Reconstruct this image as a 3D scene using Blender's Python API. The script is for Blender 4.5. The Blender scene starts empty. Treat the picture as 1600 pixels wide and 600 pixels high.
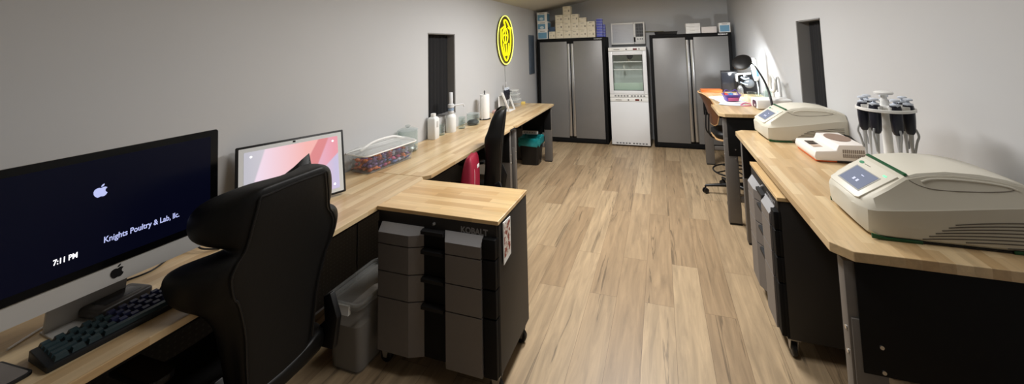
import bpy, bmesh, math, random
from mathutils import Vector, Matrix
from math import pi, sin, cos, radians as R
random.seed(7)
sc = bpy.context.scene
COL = sc.collection

# ---------------------------------------------------------------- camera
F, CX, CY = 536.33, 864.9, 33.1
yaw, pitch, roll, HC = 0.2981, 0.0725, -0.0313, 1.697
f0 = Vector((-sin(yaw), cos(yaw), 0)); r0 = Vector((cos(yaw), sin(yaw), 0)); u0 = Vector((0, 0, 1))
f2 = f0*cos(pitch)+u0*sin(pitch); u2 = u0*cos(pitch)-f0*sin(pitch)
r3 = r0*cos(roll)+u2*sin(roll); u3 = u2*cos(roll)-r0*sin(roll)
cam = bpy.data.cameras.new('camera'); camo = bpy.data.objects.new('camera', cam); COL.objects.link(camo)
M3 = Matrix((r3, u3, -f2)).transposed().to_4x4()
M3.translation = Vector((0, 0, HC)); camo.matrix_world = M3
cam.sensor_fit = 'HORIZONTAL'; cam.sensor_width = 36; cam.lens = F/1600*36
cam.shift_x = (800-CX)/1600; cam.shift_y = (CY-300)/1600
cam.clip_start = 0.02; sc.camera = camo

# ---------------------------------------------------------------- light
sc.view_settings.view_transform = 'Standard'; sc.view_settings.look = 'None'
sc.view_settings.gamma = 1; sc.view_settings.use_curve_mapping = False
sc.view_settings.exposure = 0.0
sc.cycles.transparent_max_bounces = 32
w = bpy.data.worlds.new('world'); sc.world = w; w.use_nodes = True
w.node_tree.nodes['Background'].inputs[0].default_value = (0.8, 0.85, 1, 1)
w.node_tree.nodes['Background'].inputs[1].default_value = 0.02

def area(name, loc, sx, sy, power, color=(1, 0.985, 0.97), direction=(0, 0, -1), shape='RECTANGLE', spread=180):
    l = bpy.data.lights.new(name, 'AREA'); l.shape = shape; l.size = sx
    if shape in ('RECTANGLE', 'ELLIPSE'): l.size_y = sy
    l.energy = power; l.color = color; l.spread = R(spread)
    o = bpy.data.objects.new(name, l); COL.objects.link(o); o.location = loc
    o.rotation_euler = Vector(direction).to_track_quat('-Z', 'Y').to_euler(); return o
area('ceiling_light_far', (-0.5, 3.55, 2.62), 0.35, 1.1, 86, spread=172)
area('ceiling_light_near', (-0.3, 1.7, 2.62), 0.35, 0.9, 26, spread=172)
LAMP_C = Vector((0.91, 4.55, 1.440)); LAMP_N = Vector((0.378, 0.647, -0.663)).normalized()
area('magnifier_lamp_light', LAMP_C+LAMP_N*0.028, 0.16, 0.16, 8.5, (0.93, 0.97, 1.0), LAMP_N, 'DISK')

# ---------------------------------------------------------------- materials
MATS = {}
def nodes(name):
    m = bpy.data.materials.new(name); m.use_nodes = True; nt = m.node_tree
    return m, nt, nt.nodes['Principled BSDF']
def srgb(c): return tuple((x/12.92 if x <= 0.04045 else ((x+0.055)/1.055)**2.4) for x in [v/255 for v in c])
def mat(name, c, rough=0.5, metal=0.0, noise=0.0, scale=30, bump=0.0, alpha=1, trans=0, ior=1.45, emit=0, coat=0, spec=0.5):
    if name in MATS: return MATS[name]
    m, nt, b = nodes(name); col = srgb(c)+(1,)
    b.inputs['Base Color'].default_value = col; b.inputs['Roughness'].default_value = rough
    b.inputs['Metallic'].default_value = metal; b.inputs['Alpha'].default_value = alpha
    b.inputs['Transmission Weight'].default_value = trans; b.inputs['IOR'].default_value = ior
    b.inputs['Coat Weight'].default_value = coat; b.inputs['Specular IOR Level'].default_value = spec
    if emit:
        b.inputs['Emission Color'].default_value = col; b.inputs['Emission Strength'].default_value = emit
    if noise or bump:
        tc = nt.nodes.new('ShaderNodeTexCoord'); n = nt.nodes.new('ShaderNodeTexNoise')
        n.inputs['Scale'].default_value = scale; n.inputs['Detail'].default_value = 4
        nt.links.new(tc.outputs['Object'], n.inputs['Vector'])
        if noise:
            mx = nt.nodes.new('ShaderNodeMix'); mx.data_type = 'RGBA'
            mx.inputs[6].default_value = tuple(x*(1-noise) for x in col[:3])+(1,)
            mx.inputs[7].default_value = tuple(min(1, x*(1+noise)) for x in col[:3])+(1,)
            nt.links.new(n.outputs['Fac'], mx.inputs[0]); nt.links.new(mx.outputs[2], b.inputs['Base Color'])
        if bump:
            bp = nt.nodes.new('ShaderNodeBump'); bp.inputs['Strength'].default_value = bump; bp.inputs['Distance'].default_value = 0.002
            nt.links.new(n.outputs['Fac'], bp.inputs['Height']); nt.links.new(bp.outputs['Normal'], b.inputs['Normal'])
    MATS[name] = m; return m
def glass(name, c=(235, 242, 240), mixf=0.22, rough=0.05):
    # thin clear plastic or glass: mostly see-through with a glossy sheen and a faint tint
    if name in MATS: return MATS[name]
    m, nt, b = nodes(name)
    tr = nt.nodes.new('ShaderNodeBsdfTransparent'); tr.inputs[0].default_value = srgb(c)+(1,)
    b.inputs['Base Color'].default_value = srgb(c)+(1,); b.inputs['Roughness'].default_value = rough
    mx = nt.nodes.new('ShaderNodeMixShader'); fr = nt.nodes.new('ShaderNodeLayerWeight'); fr.inputs[0].default_value = 0.5
    pw = nt.nodes.new('ShaderNodeMath'); pw.operation = 'POWER'; pw.inputs[1].default_value = 3.5
    ad = nt.nodes.new('ShaderNodeMath'); ad.operation = 'MULTIPLY_ADD'; ad.inputs[1].default_value = 0.45; ad.inputs[2].default_value = mixf; ad.use_clamp = True
    nt.links.new(fr.outputs['Facing'], pw.inputs[0]); nt.links.new(pw.outputs[0], ad.inputs[0]); nt.links.new(ad.outputs[0], mx.inputs[0])
    nt.links.new(tr.outputs[0], mx.inputs[1]); nt.links.new(b.outputs[0], mx.inputs[2])
    nt.links.new(mx.outputs[0], nt.nodes['Material Output'].inputs[0])
    MATS[name] = m; return m
def wood(name, axis, length, width, c1, c2, rough=0.4, grain=0.25, streak=0.0, squash=1.0, mortar=0.0, cm=(60, 45, 30), coat=0.0, grainscale=9):
    """boards along axis ('X' or 'Y'); random tint per board, stretched grain, optional dark streaks"""
    m, nt, b = nodes(name); L = nt.links.new; N = nt.nodes.new
    tc = N('ShaderNodeTexCoord'); mp = N('ShaderNodeMapping')
    if axis == 'Y': mp.inputs['Rotation'].default_value = (0, 0, pi/2)
    L(tc.outputs['Object'], mp.inputs['Vector'])
    br = N('ShaderNodeTexBrick'); br.inputs['Scale'].default_value = 1; br.inputs['Brick Width'].default_value = length
    br.inputs['Row Height'].default_value = width; br.inputs['Mortar Size'].default_value = mortar; br.inputs['Mortar Smooth'].default_value = 0.3
    br.offset = 0.37; br.offset_frequency = 2; br.squash = squash; br.squash_frequency = 3
    br.inputs['Color1'].default_value = srgb(c1)+(1,); br.inputs['Color2'].default_value = srgb(c2)+(1,); br.inputs['Mortar'].default_value = srgb(cm)+(1,)
    L(mp.outputs[0], br.inputs['Vector'])
    # a per-board random value shifts the grain so it breaks at the board edges
    bw = N('ShaderNodeTexBrick'); bw.inputs['Scale'].default_value = 1; bw.inputs['Brick Width'].default_value = length
    bw.inputs['Row Height'].default_value = width; bw.inputs['Mortar Size'].default_value = 0
    bw.offset = 0.37; bw.offset_frequency = 2; bw.squash = squash; bw.squash_frequency = 3
    bw.inputs['Color1'].default_value = (0, 0, 0, 1); bw.inputs['Color2'].default_value = (1, 1, 1, 1)
    L(mp.outputs[0], bw.inputs['Vector'])
    sc_ = N('ShaderNodeVectorMath'); sc_.operation = 'MULTIPLY'; sc_.inputs[1].default_value = (7.3, 3.1, 5.7); L(bw.outputs['Color'], sc_.inputs[0])
    ad = N('ShaderNodeVectorMath'); ad.operation = 'ADD'; L(mp.outputs[0], ad.inputs[0]); L(sc_.outputs[0], ad.inputs[1])
    st = N('ShaderNodeVectorMath'); st.operation = 'MULTIPLY'; st.inputs[1].default_value = (1.1, grainscale*1.6, grainscale*1.6); L(ad.outputs[0], st.inputs[0])
    n = N('ShaderNodeTexNoise'); n.inputs['Scale'].default_value = 2.2; n.inputs['Detail'].default_value = 6; n.inputs['Roughness'].default_value = 0.62; n.inputs['Distortion'].default_value = 0.6
    L(st.outputs[0], n.inputs['Vector'])
    ra = N('ShaderNodeMapRange'); ra.inputs[1].default_value = 0.3; ra.inputs[2].default_value = 0.7
    ra.inputs[3].default_value = 1-grain; ra.inputs[4].default_value = 1+grain*0.55; L(n.outputs['Fac'], ra.inputs[0])
    mu = N('ShaderNodeVectorMath'); mu.operation = 'SCALE'; L(br.outputs['Color'], mu.inputs[0]); L(ra.outputs[0], mu.inputs['Scale'])
    out = mu.outputs[0]
    if streak:
        st2 = N('ShaderNodeVectorMath'); st2.operation = 'MULTIPLY'; st2.inputs[1].default_value = (0.42, 7.0, 7.0); L(ad.outputs[0], st2.inputs[0])
        n2 = N('ShaderNodeTexNoise'); n2.inputs['Scale'].default_value = 1.7; n2.inputs['Detail'].default_value = 5; n2.inputs['Roughness'].default_value = 0.55; n2.inputs['Distortion'].default_value = 0.9
        L(st2.outputs[0], n2.inputs['Vector'])
        # thin dark veins where the noise crosses one level
        ab = N('ShaderNodeMath'); ab.operation = 'SUBTRACT'; ab.inputs[1].default_value = 0.625; L(n2.outputs['Fac'], ab.inputs[0])
        a2 = N('ShaderNodeMath'); a2.operation = 'ABSOLUTE'; L(ab.outputs[0], a2.inputs[0])
        r2 = N('ShaderNodeMapRange'); r2.inputs[1].default_value = 0.0; r2.inputs[2].default_value = 0.03; r2.inputs[3].default_value = 1-streak; r2.inputs[4].default_value = 1; L(a2.outputs[0], r2.inputs[0])
        m2 = N('ShaderNodeVectorMath'); m2.operation = 'SCALE'; L(out, m2.inputs[0]); L(r2.outputs[0], m2.inputs['Scale']); out = m2.outputs[0]
    L(out, b.inputs['Base Color']); b.inputs['Roughness'].default_value = rough; b.inputs['Coat Weight'].default_value = coat
    b.inputs['Coat Roughness'].default_value = 0.25
    MATS[name] = m; return m

WALL = mat('wall_paint', (194, 195, 196), 0.6, noise=0.02, scale=3, bump=0.08)
CEIL = mat('ceiling_paint', (196, 192, 182), 0.7, noise=0.02, scale=3)
FLOOR = wood('oak_plank_floor', 'Y', 1.22, 0.183, (180, 157, 125), (155, 131, 101), 0.42, 0.30, 0.5, mortar=0.0012, cm=(120, 98, 74), grainscale=7)
TOPY = wood('butcher_block_lengthwise', 'Y', 0.42, 0.046, (216, 192, 151), (188, 156, 112), 0.32, 0.16, 0.0, coat=0.25)
TOPX = wood('butcher_block_crosswise', 'X', 0.36, 0.046, (222, 192, 143), (196, 158, 107), 0.32, 0.16, 0.0, coat=0.25)
BLACK = mat('black_powder_coat', (14, 14, 15), 0.7, spec=0.25, noise=0.1, scale=40)
BLACKM = mat('matte_black_steel', (18, 18, 20), 0.6)
GREYM = mat('grey_drawer_steel', (122, 118, 116), 0.45, 0.2, noise=0.06, scale=60)
GREYL = mat('light_grey_lip', (172, 172, 174), 0.38, 0.2)
DOORM = mat('grey_cabinet_door', (134, 133, 132), 0.46, 0.3, noise=0.05, scale=6)
LEGM = mat('grey_leg_steel', (112, 108, 104), 0.45, 0.3, noise=0.05, scale=30)
CHROME = mat('brushed_chrome', (200, 200, 200), 0.3, 0.85)
LEATHER = mat('black_leatherette', (13, 13, 13), 0.48, noise=0.15, scale=90, bump=0.25, spec=0.35)
FABRIC = mat('black_fabric', (15, 15, 16), 0.85, noise=0.2, scale=300, bump=0.3)
PLAST = mat('black_plastic', (17, 17, 18), 0.4)
WHITE = mat('white_plastic', (235, 235, 232), 0.35)
WHITEF = mat('white_enamel', (232, 234, 236), 0.3, coat=0.3)
CREAM = mat('cream_instrument_shell', (205, 200, 184), 0.42, noise=0.02, scale=8)
CREAML = mat('pale_instrument_lid', (214, 210, 196), 0.4)
GREEN = mat('green_trim', (18, 78, 44), 0.4)
ORANGE = mat('orange_trim', (205, 92, 40), 0.45)
CARD = mat('cream_cardboard', (232, 224, 204), 0.7, noise=0.04, scale=40)
INK = mat('grey_print', (112, 106, 98), 0.7)
BLUEC = mat('blue_carton', (112, 160, 190), 0.6, noise=0.05, scale=30)
PAPER = mat('white_paper', (236, 236, 234), 0.7, noise=0.03, scale=40)
CLEAR = glass('clear_plastic', (248, 249, 249), 0.045, 0.1)
GLASS = glass('clear_glass', (242, 246, 245), 0.03, 0.03)
FROST = mat('frosted_polypropylene', (228, 230, 228), 0.45, trans=0.0)
ALU = mat('silver_aluminium', (188, 186, 182), 0.45, 0.15)

# ---------------------------------------------------------------- mesh helpers
def nb(): return bmesh.new()
def box(bm, x0, x1, y0, y1, z0, z1, bev=0.0, seg=2, mtx=None, mi=0):
    t = bmesh.new(); bmesh.ops.create_cube(t, size=1)
    for v in t.verts: v.co = Vector(((x0+x1)/2+v.co.x*(x1-x0), (y0+y1)/2+v.co.y*(y1-y0), (z0+z1)/2+v.co.z*(z1-z0)))
    if bev > 0: bmesh.ops.bevel(t, geom=t.edges[:], offset=min(bev, 0.49*min(abs(x1-x0), abs(y1-y0), abs(z1-z0))), segments=seg, affect='EDGES', profile=0.5)
    return merge(bm, t, mtx, mi)
def merge(bm, t, mtx=None, mi=0):
    if mtx is not None: bmesh.ops.transform(t, matrix=mtx, verts=t.verts[:])
    for f in t.faces: f.material_index = mi
    me = bpy.data.meshes.new('tmp'); t.to_mesh(me); t.free(); bm.from_mesh(me); bpy.data.meshes.remove(me)
    return bm
def lathe(bm, prof, c=(0, 0, 0), n=28, mtx=None, mi=0, cap=True):
    t = bmesh.new(); rings = []
    for (r, z) in prof:
        rings.append([t.verts.new((c[0]+r*cos(2*pi*k/n), c[1]+r*sin(2*pi*k/n), c[2]+z)) for k in range(n)])
    for a, b in zip(rings, rings[1:]):
        for k in range(n): t.faces.new((a[k], a[(k+1) % n], b[(k+1) % n], b[k]))
    if cap:
        t.faces.new(rings[0][::-1]); t.faces.new(rings[-1])
    return merge(bm, t, mtx, mi)
def cyl(bm, p, q, r, n=16, r2=None, mi=0):
    p, q = Vector(p), Vector(q); d = q-p; L = d.length
    m = Matrix.Translation(p) @ d.to_track_quat('Z', 'Y').to_matrix().to_4x4()
    return lathe(bm, [(r, 0), (r if r2 is None else r2, L)], n=n, mtx=m, mi=mi)
def tube(bm, pts, r, n=8, mi=0, closed=False, sub=1):
    P = [Vector(p) for p in pts]
    if sub > 1:   # Catmull-Rom
        Q = []; m = len(P)
        for i in range(m if closed else m-1):
            a, b, c, d = (P[(i-1) % m] if closed or i > 0 else P[0]), P[i], P[(i+1) % m], (P[(i+2) % m] if closed or i+2 < m else P[-1])
            for k in range(sub):
                s = k/sub; Q.append(0.5*((2*b)+(c-a)*s+(2*a-5*b+4*c-d)*s*s+(3*b-a-3*c+d)*s**3))
        if not closed: Q.append(P[-1])
        P = Q
    t = bmesh.new(); rings = []; m = len(P); prev = None
    for i in range(m):
        d = (P[(i+1) % m]-P[(i-1) % m]) if closed else (P[min(i+1, m-1)]-P[max(i-1, 0)])
        d.normalize()
        if prev is None:
            up = Vector((0, 0, 1)) if abs(d.z) < 0.9 else Vector((1, 0, 0)); x = d.cross(up).normalized()
        else:
            x = (prev-d*prev.dot(d)).normalized()
        prev = x; y = d.cross(x); rr = r
        if isinstance(r, (list, tuple)):
            q = i/(m-1)*(len(r)-1); k0 = min(int(q), len(r)-2); rr = r[k0]+(r[k0+1]-r[k0])*(q-k0)
        rings.append([t.verts.new(P[i]+x*rr*cos(2*pi*k/n)+y*rr*sin(2*pi*k/n)) for k in range(n)])
    for i in range(m if closed else m-1):
        a, b = rings[i], rings[(i+1) % m]
        for k in range(n): t.faces.new((a[k], a[(k+1) % n], b[(k+1) % n], b[k]))
    if not closed:
        t.faces.new(rings[0][::-1]); t.faces.new(rings[-1])
    bmesh.ops.recalc_face_normals(t, faces=t.faces[:])
    return merge(bm, t, None, mi)
def prism(bm, poly, h0, h1, axis='Z', bev=0.0, mtx=None, mi=0):
    """extrude 2D polygon along axis; poly coords are (x,y) / (x,z) / (y,z)"""
    t = bmesh.new()
    def P(a, b, h): return {'Z': (a, b, h), 'Y': (a, h, b), 'X': (h, a, b)}[axis]
    A = [t.verts.new(P(a, b, h0)) for a, b in poly]; B = [t.verts.new(P(a, b, h1)) for a, b in poly]; n = len(poly)
    t.faces.new(A); t.faces.new(B[::-1])
    for k in range(n): t.faces.new((A[k], B[k], B[(k+1) % n], A[(k+1) % n]))
    bmesh.ops.recalc_face_normals(t, faces=t.faces[:])
    if bev: bmesh.ops.bevel(t, geom=t.edges[:], offset=bev, segments=2, affect='EDGES', profile=0.5)
    return merge(bm, t, mtx, mi)
def loft(bm, rings, cap=True, mi=0, mtx=None):
    t = bmesh.new(); V = [[t.verts.new(p) for p in r] for r in rings]; n = len(rings[0])
    for a, b in zip(V, V[1:]):
        for k in range(n): t.faces.new((a[k], a[(k+1) % n], b[(k+1) % n], b[k]))
    if cap: t.faces.new(V[0][::-1]); t.faces.new(V[-1])
    bmesh.ops.recalc_face_normals(t, faces=t.faces[:])
    return merge(bm, t, mtx, mi)
def sphere(bm, c, r, sx=1, sy=1, sz=1, mi=0, u=16, v=10):
    t = bmesh.new(); bmesh.ops.create_uvsphere(t, u_segments=u, v_segments=v, radius=r)
    return merge(bm, t, Matrix.Translation(c) @ Matrix.Diagonal((sx, sy, sz, 1)), mi)
def rrect(w_, h_, r, n=5, cx=0, cy=0):
    out = []
    for sx, sy, a0 in ((1, 1, 0), (-1, 1, pi/2), (-1, -1, pi), (1, -1, 3*pi/2)):
        for k in range(n+1):
            a = a0+pi/2*k/n; out.append((cx+sx*(w_/2-r)+r*cos(a), cy+sy*(h_/2-r)+r*sin(a)))
    return out
def obj(name, bm, m, parent=None, loc=None, smooth=40, subsurf=0, rot=None):
    me = bpy.data.meshes.new(name); bm.to_mesh(me); bm.free()
    for x in (m if isinstance(m, (list, tuple)) else [m]): me.materials.append(x)
    if smooth:
        for p in me.polygons: p.use_smooth = True
        try: me.set_sharp_from_angle(angle=R(smooth))
        except Exception: pass
    o = bpy.data.objects.new(name, me); COL.objects.link(o)
    if subsurf:
        s = o.modifiers.new('smooth', 'SUBSURF'); s.levels = s.render_levels = subsurf
    if loc is not None: o.location = loc
    if rot is not None: o.rotation_euler = rot
    if parent is not None: o.parent = parent
    return o
def tag(o, label, cat, group=None, kind=None):
    o['label'] = label; o['category'] = cat
    if group: o['group'] = group
    if kind: o['kind'] = kind
    return o
def thing(name, label, cat, loc=(0, 0, 0), rz=0, group=None):
    o = bpy.data.objects.new(name, None); COL.objects.link(o); o.empty_display_size = 0.05
    o.location = loc; o.rotation_euler = (0, 0, rz); return tag(o, label, cat, group)
def struct(name, bm, m, smooth=0):
    o = obj(name, bm, m, None, smooth=smooth); o['kind'] = 'structure'; return o
def copy_tree(o, parent=None):
    c = o.copy(); COL.objects.link(c); c.parent = parent
    for ch in list(o.children): copy_tree(ch, c)
    return c
def dup(o, loc, rz, label, group=None, sc_=None):
    c = copy_tree(o); c.location = loc; c.rotation_euler = (0, 0, rz); c['label'] = label
    if group: c['group'] = group
    if sc_: c.scale = sc_
    return c
def text(name, s, size, m, parent=None, loc=(0, 0, 0), rot=(0, 0, 0), width=None, ext=0.0004, off=0.0, align='LEFT', sub=None):
    cu = bpy.data.curves.new(name, 'FONT'); cu.body = s; cu.size = size; cu.extrude = ext; cu.offset = off; cu.align_x = align; cu.resolution_u = 3
    t = bpy.data.objects.new('tmp_text', cu); COL.objects.link(t)
    dg = bpy.context.evaluated_depsgraph_get(); me = bpy.data.meshes.new_from_object(t.evaluated_get(dg))
    bpy.data.objects.remove(t); bpy.data.curves.remove(cu)
    if width:
        xs = [v.co.x for v in me.vertices]; k = width/max(1e-6, max(xs)-min(xs))
        for v in me.vertices: v.co.x *= k
    me.materials.clear(); me.materials.append(m); me.name = name
    o = bpy.data.objects.new(name, me); COL.objects.link(o); o.location = loc; o.rotation_euler = rot
    if parent: o.parent = parent
    return o

# ---------------------------------------------------------------- room
XL, YB, YF, ZL = -2.23, 6.42, -1.7, 2.37
def xr_at(y): return 1.12+(YB-y)*0.05
RX, RZ = -0.5, 2.68
b = nb(); box(b, XL-0.12, 1.75, YF-0.1, YB+0.1, -0.06, 0); struct('floor', b, FLOOR)
def wall_panels(xin, xout, z0, z1, y0, y1, wy0, wy1, wz0, wz1, xf=None):
    """wall slab between y0..y1 with one rectangular opening; xin/xout are functions of y"""
    b = nb()
    for a0, a1, c0, c1 in ((y0, wy0, z0, z1), (wy1, y1, z0, z1), (wy0, wy1, z0, wz0), (wy0, wy1, wz1, z1)):
        loft(b, [[(xin(a0), a0, c0), (xout(a0), a0, c0), (xout(a1), a1, c0), (xin(a1), a1, c0)],
                 [(xin(a0), a0, c1), (xout(a0), a0, c1), (xout(a1), a1, c1), (xin(a1), a1, c1)]])
    return b
WL = (2.93, 3.41, 0.99, 1.87); WR = (3.36, 3.82, 1.08, 1.862)
struct('wall_left', wall_panels(lambda y: XL, lambda y: XL-0.16, 0, 2.5, YF, YB, *WL), WALL)
struct('wall_right', wall_panels(xr_at, lambda y: xr_at(y)+0.16, 0, 2.5, YF, YB, *WR), WALL)
b = nb(); prism(b, [(XL-0.16, 0), (1.3, 0), (1.3, 2.42), (RX, 2.75), (XL-0.16, 2.42)], YB, YB+0.1, 'Y'); struct('wall_back', b, WALL)
b = nb(); prism(b, [(XL-0.16, 0), (1.75, 0), (1.75, 2.42), (RX, 2.75), (XL-0.16, 2.42)], YF-0.1, YF, 'Y'); struct('wall_front', b, WALL)
b = nb(); s = 0.18
prism(b, [(XL-0.17, RZ-s*(RX-XL+0.17)), (RX, RZ), (1.78, RZ-s*(1.78-RX)), (1.78, RZ-s*(1.78-RX)+0.1), (RX, RZ+0.1), (XL-0.17, RZ-s*(RX-XL+0.17)+0.1)], YF-0.1, YB+0.1, 'Y')
struct('ceiling', b, CEIL)
JAMB = mat('grey_window_jamb', (128, 127, 126), 0.6)
PANE = mat('dark_window_pane', (20, 22, 26), 0.08)
CURT = mat('black_curtain_cloth', (20, 20, 22), 0.9, noise=0.2, scale=200, bump=0.2)
def window(n, xin, sgn, wy0, wy1, wz0, wz1):
    """jamb lining + glazed sash at the back of the opening; sgn = direction out of the room"""
    b = nb(); t = 0.012
    for a0, a1, c0, c1 in ((wy0, wy0+t, wz0, wz1), (wy1-t, wy1, wz0, wz1), (wy0, wy1, wz0, wz0+t), (wy0, wy1, wz1-t, wz1)):
        xs = sorted((xin((a0+a1)/2)+sgn*0.002, xin((a0+a1)/2)+sgn*0.14)); box(b, xs[0], xs[1], a0, a1, c0, c1, 0.002)
    o = struct(f'window_{n}', b, JAMB)
    b = nb(); x = sorted((xin((wy0+wy1)/2)+sgn*0.125, xin((wy0+wy1)/2)+sgn*0.132)); box(b, x[0], x[1], wy0+t, wy1-t, wz0+t, wz1-t)
    obj('window_pane', b, PANE, o)
    # pleated curtain inside the opening
    b = nb(); xm = xin((wy0+wy1)/2)+sgn*0.085; y0, y1 = wy0+0.016, wy1-0.03; n_ = 60; A = []; B = []
    for k in range(n_+1):
        y = y0+(y1-y0)*k/n_; d = 0.004*sin(k*0.75)+0.004*sin(k*0.27+1)
        A.append((xm+d, y)); B.append((xm+d+0.003, y))
    prism(b, A+B[::-1], wz0+0.014, wz1-0.02, 'Z')
    return o, b
o, b = window(1, lambda y: XL, -1, *WL)
tag(obj('curtain', b, CURT, smooth=60), 'black curtain hanging in the window recess behind the dispenser bottle, left wall', 'curtain')
o, b = window(2, xr_at, 1, *WR)
tag(obj('curtain', b, CURT, smooth=60), 'black curtain hanging in the window recess of the right wall above the cream thermal cycler', 'curtain')

# ---------------------------------------------------------------- workbenches
def top_mesh(x0, x1, y0, y1, z, th, ch, corners):
    """worktop slab with chamfered corners; corners is a set out of 'a'(x0,y0) 'b'(x1,y0) 'c'(x1,y1) 'd'(x0,y1)"""
    P = []
    def c(tag_, pt, p1, p2): P.extend([p1, p2] if tag_ in corners else [pt])
    c('a', (x0, y0), (x0, y0+ch), (x0+ch, y0)); c('b', (x1, y0), (x1-ch, y0), (x1, y0+ch))
    c('c', (x1, y1), (x1, y1-ch), (x1-ch, y1)); c('d', (x0, y1), (x0+ch, y1), (x0, y1-ch))
    b = nb(); prism(b, P, z-th, z, 'Z', 0.0025); return b
BOLT = mat('bright_bolt', (215, 213, 208), 0.25, 0.9)
def workbench(label, x0, x1, y0, y1, z, th, corners, front, mt, ends=(1, 1), panel_h=0.40, legw=0.11, backpanel=True, ch=0.04, shade_back_z=None, group=None, badge=None):
    """front: -1 when the front edge is at x0, +1 when it is at x1"""
    t = thing('workbench', label, 'workbench', ((x0+x1)/2, (y0+y1)/2, 0), 0, group)
    ox, oy = (x0+x1)/2, (y0+y1)/2; X0, X1, Y0, Y1 = x0-ox, x1-ox, y0-oy, y1-oy
    obj('worktop', top_mesh(X0, X1, Y0, Y1, z, th, ch, corners), mt, t, smooth=0)
    zf = z-th; fx = X0 if front < 0 else X1; s = 1 if front < 0 else -1    # s points to the wall
    def bx(bm, a0, a1, *r, **k): xs = sorted((a0, a1)); return box(bm, xs[0], xs[1], *r, **k)
    bk = X1 if front < 0 else X0
    for e, on in zip((Y0, Y1), ends):
        if not on: continue
        q = 1 if e == Y0 else -1; ya = e+q*0.03
        for a0 in (fx+s*0.035, bk-s*(0.035+legw)):
            b = nb(); bx(b, a0, a0+s*legw, *sorted((ya+q*0.012, ya+q*0.062)), 0.012, zf-0.02, bev=0.004)
            # the slot where the telescoping inner leg slides
            bx(b, a0+s*0.008, a0+s*(legw-0.008), *sorted((ya+q*0.004, ya+q*0.012)), 0.02, zf-panel_h*0.55, bev=0.003)
            leg = obj('leg', b, LEGM, t)
            b = nb(); bx(b, a0+s*0.004, a0+s*(legw-0.004), *sorted((ya+q*0.008, ya+q*0.066)), 0, 0.013, bev=0.003); obj('foot', b, PLAST, leg)
            if a0 == fx+s*0.035:
                for zz in (0.30, 0.385):
                    b = nb(); cyl(b, (a0+s*0.09, ya-q*0.004, zf-zz), (a0+s*0.09, ya+q*0.002, zf-zz), 0.007, 10); obj('bolt', b, BOLT, leg)
                    b = nb(); cyl(b, (a0-s*0.004, ya+q*0.03, zf-zz+0.03), (a0+s*0.003, ya+q*0.03, zf-zz+0.03), 0.007, 10); obj('bolt', b, BOLT, leg)
        b = nb(); bx(b, fx+s*0.066, bk-s*0.04, *sorted((ya, ya+q*0.0035)), zf-panel_h, zf-0.001, bev=0.001)
        for a0 in (fx+s*0.035, bk-s*(0.035+legw)): bx(b, a0+s*0.002, a0+s*(legw-0.002), *sorted((ya+q*0.0625, ya+q*0.0665)), zf-panel_h*0.85, zf-0.003, bev=0.001)
        obj('end_panel', b, BLACK, t)
        b = nb(); bx(b, fx+s*(0.035+legw), bk-s*(0.035+legw), *sorted((ya+q*0.02, ya+q*0.05)), 0.20, 0.25, bev=0.004); obj('crossbar', b, LEGM, t)
    if backpanel:
        b = nb(); bx(b, bk-s*0.05, bk-s*0.053, Y0+(0.1 if shade_back_z is None else 0.003), Y1-(0.1 if shade_back_z is None else 0.003), zf-0.38 if shade_back_z is None else shade_back_z, zf-0.02)  # the lengthened version is a dark sheet standing in for under-bench shade
        obj('back_panel', b, PEG, t)
    b = nb(); bx(b, fx+s*0.05, fx+s*0.075, Y0+0.1, Y1-0.1, zf-0.035, zf-0.002); obj('apron', b, BLACK, t)
    return t
def peg_mat():
    m, nt, b = nodes('black_pegboard'); L = nt.links.new; N = nt.nodes.new
    tc = N('ShaderNodeTexCoord'); v = N('ShaderNodeVectorMath'); v.operation = 'MULTIPLY'; v.inputs[1].default_value = (0, 40, 40); L(tc.outputs['Object'], v.inputs[0])
    fr = N('ShaderNodeVectorMath'); fr.operation = 'FRACTION'; L(v.outputs[0], fr.inputs[0])
    d = N('ShaderNodeVectorMath'); d.operation = 'DISTANCE'; d.inputs[1].default_value = (0, 0.5, 0.5); L(fr.outputs[0], d.inputs[0])
    g = N('ShaderNodeMath'); g.operation = 'LESS_THAN'; g.inputs[1].default_value = 0.2; L(d.outputs['Value'], g.inputs[0])
    mx = N('ShaderNodeMix'); mx.data_type = 'RGBA'; mx.inputs[6].default_value = srgb((24, 24, 26))+(1,); mx.inputs[7].default_value = srgb((48, 48, 48))+(1,)
    L(g.outputs[0], mx.inputs[0]); L(mx.outputs[2], b.inputs['Base Color']); b.inputs['Roughness'].default_value = 0.5; return m
PEG = peg_mat()
HB, XB = 0.8307, -1.567
WBX = XL+0.006
workbench('light wood workbench by the left wall carrying the desktop computer', WBX, XB, 0.21, 2.046, HB, 0.026, {'c'}, 1, TOPY, (1, 0), shade_back_z=0.06)  # back panel carried down near the floor to darken the space below
wb2 = workbench('light wood workbench under the left window, beyond the foreground drawer cart', WBX, XB, 2.05, 3.556, HB, 0.026, {'b', 'c'}, 1, TOPY, (0, 1), shade_back_z=0.06)  # back panel lengthened here too, in place of shade under the top
wb3 = workbench('light wood workbench on the left farthest from the camera, small trash can under it', WBX, XB, 3.56, 5.02, HB, 0.026, {'b', 'c'}, 1, TOPY, (1, 1))
HR, XR = 0.914, 0.582
wbr = workbench('light wood workbench on the right with the two cream thermal cyclers on it', XR, 1.268, 1.57, 3.405, HR, 0.036, {'a', 'd'}, -1, TOPY, (1, 1), ch=0.055)
HD = 1.016
wbd = workbench('taller light wood desk in the far right corner with lamp and glassware', 0.495, 1.165, 3.585, 5.36, HD, 0.032, {'a', 'd'}, -1, TOPY, (1, 1), panel_h=0.36, ch=0.05)

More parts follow.
